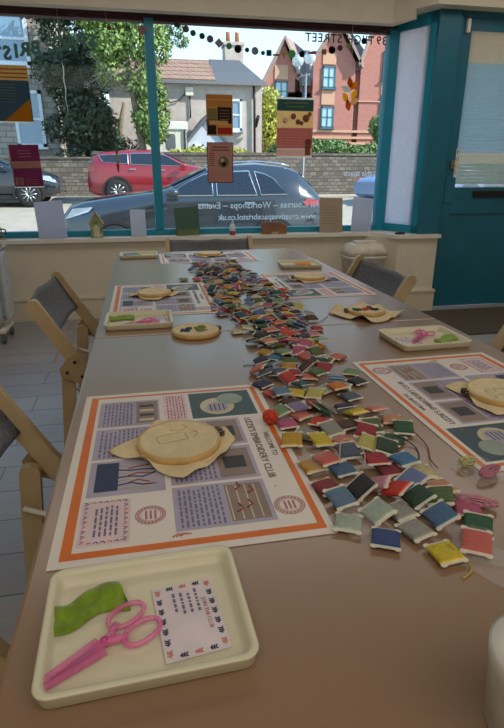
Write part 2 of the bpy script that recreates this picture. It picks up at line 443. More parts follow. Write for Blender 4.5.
(3,0.2615,0.7164,0.7555,0.58,0.22,1.45),
(3,0.2081,0.6525,0.7445,0.00,-0.00,0.90),
(24,0.1979,1.6129,0.7445,0.00,-0.00,1.02),
(15,0.3582,1.6838,0.7489,-0.13,0.18,0.07),
(21,0.3440,2.0200,0.7582,-0.13,0.30,-0.45),
(11,0.2259,1.9637,0.7556,0.36,-0.24,0.20),
(19,0.3488,1.2602,0.7544,0.03,0.10,0.32),
(8,0.2169,1.4397,0.7525,0.00,0.00,0.28),
(25,0.1270,1.8610,0.7445,0.00,0.00,0.20),
(10,0.1719,1.8521,0.7445,-0.00,-0.00,0.11),
(26,0.2481,1.6509,0.7550,-0.00,-0.17,0.67),
(18,0.2433,1.3583,0.7525,0.41,3.00,-0.89),
(18,0.2370,1.4178,0.7618,-0.06,-0.02,0.27),
(20,0.1890,1.3550,0.7445,-0.00,-0.00,0.40),
(28,0.1829,1.4249,0.7445,0.00,0.00,0.09),
(27,0.2290,1.2883,0.7571,0.28,-0.01,0.52),
(20,0.3658,1.1962,0.7539,-0.24,0.40,0.00),
(18,0.2577,1.2491,0.7589,-0.22,-0.12,0.92),
(17,0.2999,1.1903,0.7591,-0.16,-0.01,0.35),
(23,0.2742,1.1569,0.7525,-0.00,0.00,0.27),
(15,0.2285,1.1943,0.7492,0.06,-2.87,-0.11),
(15,0.2021,1.1851,0.7445,-0.00,0.00,0.11),
(8,0.2480,1.1312,0.7486,0.14,-0.13,0.38),
(9,0.3731,1.1298,0.7445,-0.00,-0.00,0.11),
(19,0.3937,1.1702,0.7445,-0.00,-0.00,-0.14),
(25,0.2632,0.9962,0.7525,-0.00,-0.00,0.47),
(31,0.3215,1.0292,0.7570,0.22,0.21,-0.39),
(12,0.2841,1.0997,0.7511,-0.18,-0.29,-0.28),
(14,0.2469,1.0495,0.7603,-0.05,-0.06,0.17),
(11,0.2214,1.0940,0.7497,-0.23,-0.12,0.13),
(12,0.3325,0.9868,0.7512,0.46,0.00,0.37),
(17,0.3033,0.9657,0.7494,0.33,-0.00,0.73),
(24,0.2108,0.9652,0.7484,-0.00,-0.28,0.02),
(10,0.2383,0.8565,0.7512,0.46,-0.00,0.60),
(24,0.1880,0.8500,0.7445,0.00,0.00,0.60),
(8,0.3597,0.8301,0.7445,0.00,0.00,0.39),
(12,0.2972,0.8696,0.7525,0.00,-0.00,0.46),
(25,0.3670,0.8760,0.7445,-0.00,-0.00,-0.50),
(20,0.3227,0.7682,0.7445,0.00,-0.00,0.30),
(26,0.3099,0.7982,0.7525,0.00,-0.00,0.28),
(22,0.2647,0.7819,0.7490,0.20,-0.11,-0.62),
(17,0.1986,0.8089,0.7445,-0.00,0.00,0.52),
(6,0.2087,0.7936,0.7525,0.00,-0.00,0.16),
(31,0.1910,0.6894,0.7445,0.00,-0.00,0.10),
(25,0.1860,0.7237,0.7488,0.00,-0.31,0.21),
(29,0.1832,0.6320,0.7489,0.21,-0.08,-0.30),
(0,0.2222,0.6230,0.7495,0.18,0.15,0.20),
(0,0.3048,0.6993,0.7488,-0.28,0.00,0.25),
(24,0.2932,0.7205,0.7502,-0.29,-0.09,-0.05),
(14,0.3528,0.6719,0.7445,0.00,-0.00,-0.29),
(23,0.3397,0.7049,0.7488,-0.28,0.00,0.18),
(21,0.3535,0.6367,0.7483,0.25,0.00,-0.33),
(19,0.2921,0.6300,0.7519,0.39,0.12,-0.53),
(22,0.2847,0.6002,0.7501,0.22,0.16,-0.62),
(11,0.3022,0.5822,0.7521,0.28,0.25,-0.38),
(21,0.3255,0.6111,0.7445,-0.00,0.00,-0.78),
(20,0.2483,0.5867,0.7489,0.29,-0.00,0.05),
(19,0.2732,0.5540,0.7525,-0.01,-0.00,-0.06),
(18,0.1920,0.5656,0.7445,-0.00,0.00,0.20),
(17,0.2111,0.5671,0.7525,-0.00,0.00,0.30),
(16,0.3087,0.5461,0.7525,0.00,-0.00,0.24),
(15,0.3238,0.5240,0.7445,0.00,-0.00,-0.09),
(14,0.3293,0.4886,0.7445,-0.00,0.00,0.17),
(13,0.2991,0.5053,0.7495,0.00,-0.37,0.41),
(12,0.3129,0.4645,0.7512,0.19,-0.28,-0.51),
(11,0.2871,0.4690,0.7505,-0.06,-0.37,0.22),
(10,0.2683,0.4858,0.7525,-0.41,-0.14,0.62),
(9,0.2522,0.5021,0.7508,-0.43,-0.00,0.93),
(8,0.2301,0.4979,0.7522,0.00,-0.61,0.21),
(7,0.1945,0.5164,0.7445,-0.00,-0.00,0.29),
(6,0.2013,0.4866,0.7486,0.27,0.00,0.29),
(5,0.1946,0.4454,0.7445,-0.00,0.00,-0.45),
(4,0.2945,0.4324,0.7505,0.06,-0.38,0.11),
(3,0.2601,0.4206,0.7445,-0.00,-0.00,0.30),
(2,0.2235,0.4136,0.7445,0.00,0.00,-0.45),
(1,0.3087,0.3861,0.7486,0.27,-0.00,-0.55),
(0,0.2719,0.3816,0.7445,-0.00,-0.00,0.10)]
# ------------------------------------------------------------------ setting: room
TZ = 0.74
def floormat():
    m = bpy.data.materials.new('grey plank floor'); m.use_nodes = True; N = m.node_tree.nodes; L = m.node_tree.links; b = N['Principled BSDF']
    t = N.new('ShaderNodeTexCoord'); br = N.new('ShaderNodeTexBrick'); L.new(t.outputs['Object'], br.inputs['Vector'])
    br.inputs['Color1'].default_value = lin('a09da0'); br.inputs['Color2'].default_value = lin('aeaaac'); br.inputs['Mortar'].default_value = lin('6a665f')
    br.inputs['Scale'].default_value = 1; br.inputs['Brick Width'].default_value = 1.2; br.inputs['Row Height'].default_value = 0.18; br.inputs['Mortar Size'].default_value = 0.003
    n = N.new('ShaderNodeTexNoise'); mp = N.new('ShaderNodeMapping'); mp.inputs['Scale'].default_value = (2, 14, 1); L.new(t.outputs['Object'], mp.inputs[0]); L.new(mp.outputs[0], n.inputs['Vector']); n.inputs['Detail'].default_value = 6
    mx = N.new('ShaderNodeMix'); mx.data_type = 'RGBA'; mx.blend_type = 'MULTIPLY'; mx.inputs[0].default_value = 0.35; L.new(br.outputs[0], mx.inputs[6]); L.new(n.outputs['Color'], mx.inputs[7]); L.new(mx.outputs[2], b.inputs['Base Color'])
    b.inputs['Roughness'].default_value = 0.38; return m
struct(BX(-2.4, 3.7, -2.6, 4.62, -0.1, 0.0).build('floor', floormat()))
struct(BX(-2.4, 3.7, -2.6, 4.62, 2.55, 2.65).build('ceiling', mat('white ceiling', 'd8d2c6', 0.9)))
struct(BX(-2.5, -2.4, -2.6, 4.6, 0, 2.55).build('wall_left', cream))
struct(BX(3.7, 3.8, -2.6, 4.6, 0, 2.55).build('wall_right', cream))
struct(BX(-2.5, 3.8, -2.7, -2.6, 0, 2.55).build('wall_back', cream))
# low front wall, angled return and pedestal below the window, lintel above
m = MB(); m.box(-2.4, 1.98, 4.26, 4.5, 0, 0.60)
m.prism([(1.80, 4.26), (1.99, 3.99), (2.335, 3.99), (2.335, 4.5), (1.80, 4.5)], 0.60)
m.box(-2.4, 3.7, 4.30, 4.5, -0.6, 0.0); m.box(3.34, 3.7, 4.03, 4.5, 0.0, 2.19)
struct(m.build('wall_front', cream))
m = MB(); m.prism([(-2.4, 4.22), (1.90, 4.22), (2.09, 3.92), (3.7, 3.92), (3.7, 4.6), (-2.4, 4.6)], 0.40, Matrix.Translation((0, 0, 2.19)))
m.prism([(-2.4, 4.22), (1.90, 4.22), (2.0, 4.06), (2.02, 4.08), (1.94, 4.30), (-2.4, 4.30)], 0.06, Matrix.Translation((0, 0, 2.13)))
struct(m.build('wall_top', cream))
struct(BX(-2.4, 2.0, 4.34, 4.46, 2.125, 2.19).build('trim_1', maroon))
# window ledge
m = MB(); m.prism([(-2.4, 4.22), (1.86, 4.22), (1.965, 3.965), (2.35, 3.965), (2.35, 4.10), (2.20, 4.12), (2.06, 4.5), (-2.4, 4.5)], 0.028, Matrix.Translation((0, 0, 0.60)))
struct(m.build('trim_2', white))
m = MB(); m.box(-2.4, 1.80, 4.242, 4.26, 0, 0.16, bev=0.004); m.box(-2.4, 1.80, 4.235, 4.26, 0.16, 0.185, bev=0.006)
m.prism([(1.785, 4.25), (1.98, 3.972), (2.35, 3.972), (2.35, 4.0), (1.99, 4.0), (1.81, 4.26)], 0.16)
m.prism([(1.78, 4.25), (1.975, 3.965), (2.355, 3.965), (2.355, 4.0), (1.99, 4.0), (1.81, 4.26)], 0.02, Matrix.Translation((0, 0, 0.16)))
struct(m.build('baseboard_front', mat('cream skirting', 'd8ccb4', 0.5, vary=0.02)))

# shop window
w = thing('window_1', None, None, (0, 0, 0)); struct(w)
m = MB(); m.box(-2.3, 2.0, 4.37, 4.44, 0.63, 0.672, bev=0.004); BX(-2.3, 1.96, 4.37, 4.44, 2.10, 2.13).build('head_rail', maroon, w)
m.box(1.955, 2.03, 4.36, 4.45, 0.63, 2.20, bev=0.004); m.box(-2.38, -2.3, 4.37, 4.44, 0.63, 2.13); m.build('window_frame', teal, w)
BX(0.095, 0.162, 4.36, 4.45, 0.672, 2.12, bev=0.005).build('mullion', teal, w)
GL = glassmat('window glass')
BX(-2.3, 0.095, 4.402, 4.408, 0.672, 2.10).build('glass_pane', GL, w); BX(0.162, 1.955, 4.402, 4.408, 0.672, 2.10).build('glass_pane', GL, w)
# frosted side window, set at an angle
w = thing('window_2', None, None, (0, 0, 0)); struct(w)
A = Vector((2.02, 4.40)); B = Vector((2.185, 4.06)); d = (B - A); L_ = d.length; ang = math.atan2(d.y, d.x)
Ms = Matrix.Translation((A.x, A.y, 0)) @ Matrix.Rotation(ang, 4, 'Z')
m = MB()
for a in ((0, .035, .63, 2.2), (L_ - .055, L_, .63, 2.2)): m.box(a[0], a[1], -0.02, 0.03, a[2], a[3], bev=0.003, M=Ms)
for z in ((.63, .69), (2.11, 2.20)): m.box(0, L_, -0.02, 0.03, z[0], z[1], bev=0.003, M=Ms)
m.build('window_frame', teal, w)
frost = filmmat('frosted film', 'ecebf2', 0.0, 0.85)
MB().box(0.03, L_ - .05, 0.0, 0.006, .68, 2.12, M=Ms).build('frosted_pane', frost, w)

# door and its frame
w = thing('door_1', None, None, (0, 0, 0)); struct(w)
Y0 = 4.06
m = MB()
m.box(2.17, 2.345, 4.02, 4.16, 0.628, 2.20, bev=0.004)      # corner post
m.box(2.335, 2.36, 4.03, 4.16, 0.0, 2.20); m.box(2.335, 3.34, 4.03, 4.16, 2.155, 2.20); m.box(3.305, 3.34, 4.03, 4.16, 0, 2.155)
m.build('door_frame', teald, w)
m = MB(); X0, X1 = 2.363, 3.30; gx0, gx1, gz0, gz1 = 2.455, 3.22, 0.985, 2.075
m.box(X0, gx0, Y0, Y0+.045, .01, 2.15, bev=.002); m.box(gx1, X1, Y0, Y0+.045, .01, 2.15, bev=.002)
m.box(gx0, gx1, Y0, Y0+.045, gz1, 2.15); m.box(gx0, gx1, Y0, Y0+.045, .78, gz0)
m.box(gx0, gx1, Y0+.012, Y0+.04, .12, .78); m.box(gx0, gx1, Y0, Y0+.045, .01, .12)
m.box(2.385, 2.47, Y0-.006, Y0+.01, .865, 1.06, bev=.003)   # lock rail plate
m.build('door_panel', teald, w)
BX(gx0, gx1, Y0+.022, Y0+.027, gz0, gz1).build('glass_pane', filmmat('textured door glass', 'd5dfe2', 0.6, 0.8), w)
m = MB(); m.box(2.64, 2.95, Y0-.012, Y0+.002, .905, .958, bev=.004); m.build('letterbox', mat('black letterbox', '101012', .3), w)
# blind behind the door glass
bl = MB(); cols = [filmmat('cream blind fabric', 'efe6d6', 0, .85), filmmat('grey blue blind fabric', 'd2e2e8', 0, .85), filmmat('grey blind fabric', 'd8dbd0', 0, .85)]
z = gz1; k = 0
while z > gz0 + .04:
    zz = z - .026; mid = (z + zz) / 2
    c = cols[0] if mid > 1.86 or 1.175 < mid < 1.25 else (cols[2] if mid < 1.175 else cols[1])
    bl.box(gx0 + .004, gx1 - .004, Y0 + .004, Y0 + .010, zz + .0015, z, c); z = zz; k += 1
bl.build('door_blind', None, w)
m = MB(); m.box(2.405, 2.435, Y0-.02, Y0+.001, 1.125, 1.185, bev=.004); m.lathe([(.009, 0), (.009, .012)], (2.42, Y0-.032, 1.155), 16, axis='Y'); m.build('door_lock', mat('brass', '9a8a6a', .35, .8), w)
m = MB(); m.box(2.447, 2.475, Y0-.004, Y0-.001, 1.065, 1.27, white); 
for i, ch in enumerate('PULL'): m.text(ch, .04, XZ(2.461, Y0-.0045, 1.245 - i * .048), black)
m.build('pull_sign', None, w)
m = MB(); m.box(2.40, 2.425, Y0-.03, Y0+.001, 2.055, 2.145, bev=.004); m.build('closer_bracket', white, w)
# door mat
tag(BX(1.98, 3.35, 3.25, 3.93, 0.0, 0.012, bev=.004).build('door_mat', mat('dark coir mat', '51473c', .95, vary=.2, scale=90, bump=.5)), 'dark brown rectangular mat on the floor in front of the teal door', 'door mat')

# ------------------------------------------------------------------ tables
tabm = mat('taupe laminate', '8f725a', 0.33, vary=0.015, scale=3, spec=0.7, coat=.5, coatr=.22)
legm = mat('grey metal', '8a8a88', .35, .8)
def table(y0, y1, label):
    t = thing('table', label, 'table', (0.3025, (y0+y1)/2, 0), 0, None); hw = .4325; hl = (y1-y0)/2
    BX(-hw, hw, -hl, hl, .712, .74, bev=.004).build('tabletop', tabm, t)
    for sx in (-1, 1):
        for sy in (-1, 1):
            if hl > .9 and sy < 0: yy = -hl + .1
            else: yy = sy * (hl - .09)
            BX(sx*(hw-.09)-.02, sx*(hw-.09)+.02, yy-.02, yy+.02, 0, .712, bev=.003).build('leg', legm, t)
    m = MB()
    for sx in (-1, 1): m.box(sx*(hw-.09)-.012, sx*(hw-.09)+.012, -hl+.1, hl-.1, .66, .712)
    m.build('apron', legm, t); return t
table(-0.30, 1.212, 'taupe laminate table nearest the camera, holding the closest worksheets and trays')
table(1.216, 2.60, 'taupe laminate table nearest the window, shining blue with window light')

# ------------------------------------------------------------------ worksheets
lil = mat('lilac print', 'aaa3b8', .55); lilt = mat('lilac print lines', '6f6688', .55); pink = mat('pale pink print', 'dcc3c8', .55); orange = mat('orange print', 'd56c18', .5)
redst = mat('rose stamp ink', 'b06a78', .6); dteal = mat('dark teal print', '3c5058', .55); creamp = mat('cream print', 'c9bd9e', .55); navyp = mat('navy print', '222f52', .55)
brownp = mat('taupe photo print', '8d7a70', .55); redp = mat('red print', 'a8473a', .55); inkm = mat('dark ink', '38333c', .6); sheet_w = mat('glossy worksheet paper', 'ded6ce', .42, vary=.01, spec=.45)
pinkink = mat('pink squiggle print', 'd58a76', .55)
W_, L0 = .294, .425
def worksheet(label, x, y, rz, z=TZ + .0006):
    """origin = near-left corner of the sheet"""
    m = MB(); m.box(0, W_, 0, L0, 0, .0006, sheet_w); Z = .0007
    def R(u0, u1, v0, v1, mm, dz=0): m.face([(u0, v0, Z+dz), (u1, v0, Z+dz), (u1, v1, Z+dz), (u0, v1, Z+dz)], mm)
    for a in ((.010, .021, .010, .414), (.278, .286, .010, .414), (.021, .278, .010, .020), (.021, .278, .408, .414)): R(*a, orange)
    rr = random.Random(3)
    def lines(u0, u1, v0, v1, n, mm, horiz=False):   # fine rows of print running along v
        for k in range(n):
            u = u0 + (u1-u0) * (k+.5) / n; h = (u1-u0)/n * .22; v = v0
            while v < v1 - .004:
                l = rr.uniform(.004, .013); R(u-h, u+h, v, min(v+l, v1), mm, .0002); v += l + .0025
    P = [(.026, .119, .298, .390), (.026, .119, .203, .292), (.026, .119, .116, .197), (.126, .238, .213, .296), (.126, .238, .124, .207), (.126, .238, .034, .118)]
    for a in P: R(*a, lil)
    lines(.032, .078, .303, .386, 8, lilt); lines(.032, .112, .208, .287, 13, lilt)
    lines(.130, .185, .218, .292, 9, lilt); lines(.130, .185, .129, .203, 9, lilt); lines(.131, .183, .039, .114, 9, lilt)
    R(.083, .116, .305, .384, brownp, .0001)
    for k in range(4): R(.088, .110, .312 + k*.017, .320 + k*.017, inkm if k % 2 else creamp, .0003)
    R(.034, .062, .126, .192, navyp, .0001)                       # drawing of a jumper hem and threads
    for k in range(7):
        v = .128 + k*.009; m.tube([(.062, v, Z+.0002), (.078, v+.004*sin(k), Z+.0002), (.092, v-.003, Z+.0002), (.108, v+.006*cos(k*2), Z+.0002)], .0013, 4, navyp if k % 2 else creamp, flat=.1)
    for k in range(3): m.tube([(.074, .14 + k*.017, Z+.0004), (.086, .146 + k*.016, Z+.0004), (.1, .139 + k*.02, Z+.0004)], .0012, 4, redp, flat=.1)
    R(.188, .233, .040, .112, brownp, .0001)
    for k in range(4): R(.190 + k*.011, .1915 + k*.011, .042, .110, creamp, .0002)
    for u, v in ((.196, .056), (.208, .062), (.214, .09), (.2, .1)): m.tube([(u, v, Z+.0003), (u+.008, v+.006, Z+.0003), (u+.004, v+.016, Z+.0003)], .0014, 4, redp, flat=.1)
    for q in ((.188, .233, .130, .200), (.188, .233, .219, .290)): R(*q, brownp, .0001); R(q[0]+.008, q[1]-.008, q[2]+.02, q[3]-.02, inkm, .0002)
    R(.126, .163, .304, .402, pink); lines(.130, .160, .308, .398, 6, redst)
    R(.169, .272, .304, .402, dteal)                              # illustration of a hand holding a hoop
    def disc(cu, cv, ru, rv, mm, dz, n=20): m.face([(cu + ru*cos(2*pi*k/n), cv + rv*sin(2*pi*k/n), Z+dz) for k in range(n)], mm)
    disc(.212, .345, .028, .032, creamp, .0001); disc(.236, .370, .022, .022, mat('grey green print', '93a095', .55), .0002); disc(.212, .340, .018, .018, lil, .0003)
    for k in range(4): R(.200 + k*.007, .202 + k*.007, .328, .352, inkm, .0004)
    # title, read from the sheet's right side
    def T(txt, s, u, v, mm, al='CENTER'): m.text(txt, s, Matrix.Translation((u, v, Z+.0003)) @ Matrix.Rotation(-pi/2, 4, 'Z'), mm, .0001, al)
    T("WELCOME TO", .0105, .268, .205, inkm); T("LIZZIE'S EMBROIDERY CLUB", .0140, .251, .205, inkm, )
    T("-", .014, .251, .312, pinkink); T("-", .014, .251, .098, pinkink)
    # oval stamps
    for cu, cv, r in ((.257, .058, .018), (.100, .070, .017)):
        for ra, rb in ((1.0, .93), (.70, .66)):
            n = 28
            for k in range(n):
                a, b = 2*pi*k/n, 2*pi*(k+1)/n
                m.face([(cu + r*ra*cos(a), cv + r*ra*sin(a), Z+.0002), (cu + r*ra*cos(b), cv + r*ra*sin(b), Z+.0002), (cu + r*rb*cos(b), cv + r*rb*sin(b), Z+.0002), (cu + r*rb*cos(a), cv + r*rb*sin(a), Z+.0002)], redst)
        for k in range(22):
            a = 2*pi*k/22; m.box(-.0012, .0012, -.0014, .0014, 0, .0001, redst, M=Matrix.Translation((cu + r*.815*cos(a), cv + r*.815*sin(a), Z+.0001)) @ Matrix.Rotation(a, 4, 'Z'))
        for k in range(3): R(cu-.006+k*.005, cu-.0035+k*.005, cv-.008, cv+.008, redst, .0002)
    # small decorated card print with rows of lettering
    R(.024, .078, .028, .108, pink)
    for k in range(9):
        for u in (.029, .073): m.tube([(u-.002, .033+k*.0085, Z+.0002), (u+.002, .036+k*.0085, Z+.0002), (u-.002, .038+k*.0085, Z+.0002)], .0008, 4, lilt if k % 3 else pinkink, flat=.1)
    for k in range(6):
        for v in (.032, .104): m.tube([(.034+k*.007, v, Z+.0002), (.037+k*.007, v+.002, Z+.0002), (.039+k*.007, v-.001, Z+.0002)], .0008, 4, lilt if k % 3 else pinkink, flat=.1)
    lines(.038, .066, .042, .096, 5, lilt)
    for k in range(3): m.tube([(.122 + k*.004, .026, Z+.0002), (.128 + k*.004, .031, Z+.0002), (.134+k*.004, .028, Z+.0002)], .0011, 4, pinkink, flat=.1)
    o = m.build('worksheet', None); o.location = (x, y, z); o.rotation_euler = (0, 0, rz)
    return tag(o, label, 'worksheet', 'embroidery club worksheets on the tables')
worksheet("orange-bordered worksheet at the near left, under the large blank hoop", -.114, .437, 0)
worksheet("worksheet at the right edge of the near table, partly cut off by the picture edge", .686, .943, pi + .02)
worksheet("worksheet at the middle left, behind the tray standing at the table join", -.108, 1.385, 0)
worksheet("worksheet at the middle right of the far table, under the hoop beside the orange-filled tray", .700, 1.935, pi)
worksheet("worksheet lying sideways across the far end of the table nearest the window", .485, 2.235, pi/2)

# ------------------------------------------------------------------ trays and what lies in them
trm = mat('cream plastic tray', 'd9d3b8', .35, vary=.01)
def tray_mesh():
    m = MB(); w, d = .162, .128
    def ring(o, z, r): return [(x, y, z) for x, y in rrect(w + 2*o, d + 2*o, r, 5)]
    m.rings([ring(-.004, 0, .009), ring(0, .003, .011), ring(.0015, .013, .012), ring(.0025, .0148, .0125), ring(.001, .0155, .012), ring(-.0025, .0152, .010), ring(-.0045, .012, .009), ring(-.0065, .0045, .008), ring(-.010, .003, .007)], trm)
    return m
tray0 = tray_mesh().build('tray', None)
tag(tray0, 'cream rectangular tray nearest the camera at the lower left', 'tray', 'cream craft trays')
tray0.location = (-.019, .356, TZ); tray0.rotation_euler = (0, 0, .035)
TR = [(tray0.location.x, tray0.location.y, .035)]
for x, y, r, lb in ((-.027, 1.325, -.01, 'cream tray at the middle left edge, behind the join of the tables'), (-.030, 2.46, 0, 'small-looking cream tray at the far left corner of the table'),
                    (.603, 1.042, .03, 'cream tray on the right side of the near table, behind the right-hand worksheet'), (.612, 2.075, -.12, 'cream tray at the far right with something orange inside')):
    t = tray0.copy(); COLL.objects.link(t); t.location = (x, y, TZ); t.rotation_euler = (0, 0, r); t['label'] = lb; TR.append((x, y, r))
def in_tray(i, u, v, rz=0, dz=.0045):
    x, y, r = TR[i]; return (x + u*cos(r) - v*sin(r), y + u*sin(r) + v*cos(r), TZ + dz), r + rz
pk = mat('pink clear plastic', 'f078b4', .15, alpha=.5, vary=.03, spec=.7); pks = mat('solid pink plastic', 'd83e8e', .3); blade = mat('steel blade', '9d98a0', .25, 1.0)
def scissors(loc, rz, label):
    t = thing('scissors', label, 'scissors', loc, rz, 'small pink scissors in the trays'); t.scale = (.86, .80, .9)
    # tip at -x
    for s in (-1, 1):
        m = MB(); pts = [(.022 + .0165*cos(a)*1.15, s*.0150 + .0125*sin(a), .005) for a in [2*pi*k/24 for k in range(25)]]
        m.tube(pts, .0027, 8, pk, caps=False); m.tube([(.009, s*.011, .005), (.0, s*.005, .005), (-.012, -s*.0015, .005), (-.022, -s*.003, .005)], [.004, .0042, .004, .0028], 8, pk); m.build('handle', None, t)
        m = MB(); m.prism([(-.008, -s*.004), (-.070, s*.000), (-.070, -s*.0016), (-.008, s*.0015)][::s], .0012, Matrix.Translation((0, 0, .004 + s*.0008))); m.build('blade', blade, t)
    MB().lathe([(.0, 0), (.0035, 0), (.0035, .003), (0, .004)], (-.010, 0, .0065), 12, caps=False).build('pivot_screw', pks, t)
    m = MB(); N_ = 6
    rs = []
    for k in range(N_ + 1):
        f = k / N_; x = -.014 - .063*f; hw = .0105 - .006*f; rs.append([(x, yy*hw, .0045 + zz*.004) for yy, zz in ((-1, -.9), (1, -.9), (1.1, 0), (.85, .9), (-.85, .9), (-1.1, 0))])
    m.rings(rs, pk, True, smooth=False); m.build('blade_cover', None, t)
    return t
for i, u, v, rz, lb in ((0, -.027, -.016, .56, 'pink scissors in a clear pink cover in the tray nearest the camera'), (1, .012, -.022, .45, 'pink scissors in the middle left tray by the table join'),
                        (3, .010, .020, .75, 'pink scissors in the tray behind the right-hand worksheet')):
    p, r = in_tray(i, u, v, rz); scissors(p, r, lb)
def felt(loc, rz, label, col, name):
    mm = mat(name, col, .95, vary=.12, scale=120, bump=.3, sheen=.3); m = MB(); nx, ny = 16, 6
    top = [[(-.031 + .062*i/nx, (-.0145 + .029*j/ny) * (1 - .16*sin(pi*i/nx*1.3)) - .004*sin(i*.45), .0022 + .0022*abs(sin(i*.5 + j*.7)) + (.003 if j > 3 else 0)) for j in range(ny+1)] for i in range(nx+1)]
    for i in range(nx):
        for j in range(ny):
            f = m.face([top[i][j], top[i+1][j], top[i+1][j+1], top[i][j+1]], mm, True)
    m.rings([[(p[0], p[1], .0002) for p in [r[0] for r in top] + [r[-1] for r in top][::-1]], [r[0] for r in top] + [r[-1] for r in top][::-1]], mm, False)
    bmesh.ops.remove_doubles(m.bm, verts=m.bm.verts[:], dist=1e-6)
    o = m.build('felt_scrap', None); o.location = loc; o.rotation_euler = (0, 0, rz); return tag(o, label, 'felt', 'folded felt pieces in the trays')
for i, u, v, rz, lb, c in ((0, -.049, .022, .30, 'folded olive green felt strip in the tray nearest the camera', '748f1c'), (1, -.045, .030, .1, 'folded olive felt in the middle left tray', '7c9a30'),
                           (3, .047, -.020, .55, 'folded lime green felt in the tray behind the right-hand worksheet', '7c9c22'), (4, .015, .015, .1, 'orange felt in the far right tray', 'e08a1e'),
                           (2, -.02, -.01, .1, 'pale green felt in the far left corner tray', '8fae7a')):
    p, r = in_tray(i, u, v, rz); felt(p, r, lb, c, 'felt ' + c)
t_ = in_tray(2, -.035, .03, .4); felt(t_[0], t_[1], 'bright blue felt in the far left corner tray', '2f86c8', 'felt blue')
def card(loc, rz, label):
    m = MB(); w, h = .053, .080; m.box(-w/2, w/2, -h/2, h/2, 0, .0006, pinkc := mat('pale lilac card', 'd9cdd2', .5)); Z = .0007
    def R(a, b, c, d, mm): m.face([(a, c, Z), (b, c, Z), (b, d, Z), (a, d, Z)], mm)
    for k, s in enumerate(("JOIN OUR CLUB", "SCAN ME", "TO SEE", "ALL OUR", "KITS")):
        pass
    rr = random.Random(5)
    for k, u in enumerate((-.0095, -.003, .0035, .010)):           # short lettering rows, read from the card's right side
        v = .004 + .004 * (k == 0)
        while v < .027: l = rr.uniform(.002, .005); R(u-.0012, u+.0012, v, v+l, lilt); v += l + .0014
    m.text("JOIN THE CLUB", .0050, Matrix.Translation((.0155, .0, Z+.0002)) @ Matrix.Rotation(-pi/2, 4, 'Z'), redst, .0001)
    # sprigs round the edge
    for k in range(7):
        for u in (-.0222, .0222):
            v = -.033 + k*.011; c = pinkink if k in (0, 6) else navyp
            m.tube([(u, v-.003, Z), (u+.0006, v, Z), (u, v+.003, Z)], .0005, 4, c, flat=.3)
            for q in (-.002, .0, .002): m.tube([(u, v+q, Z), (u-.0022, v+q+.0016, Z)], .0006, 4, c, flat=.3); m.tube([(u, v+q, Z), (u+.0022, v+q+.0016, Z)], .0006, 4, c, flat=.3)
    for k in range(3):
        for v in (-.0362, .0362):
            u = -.012 + k*.012; c = pinkink if k == 1 else navyp
            m.tube([(u-.003, v, Z), (u+.003, v+.0006, Z)], .0005, 4, c, flat=.3)
            for q in (-.002, .0, .002): m.tube([(u+q, v, Z), (u+q+.0014, v+.0022, Z)], .0006, 4, c, flat=.3); m.tube([(u+q, v, Z), (u+q+.0014, v-.0020, Z)], .0006, 4, c, flat=.3)
    o = m.build('card', None); o.location = loc; o.rotation_euler = (0, 0, rz); return tag(o, label, 'card', 'small printed cards in the trays')
for i, u, v, rz, lb in ((0, .035, -.006, .08, 'small lilac card with leafy border in the tray nearest the camera'), (1, .052, .0, 0, 'small lilac card at the right end of the middle left tray'),
                        (3, -.042, -.018, .1, 'small lilac card in the tray behind the right-hand worksheet')):
    p, r = in_tray(i, u, v, rz); card(p, r, lb)
card(in_tray(4, -.045, -.015)[0], TR[4][2], 'small lilac card in the far right tray')

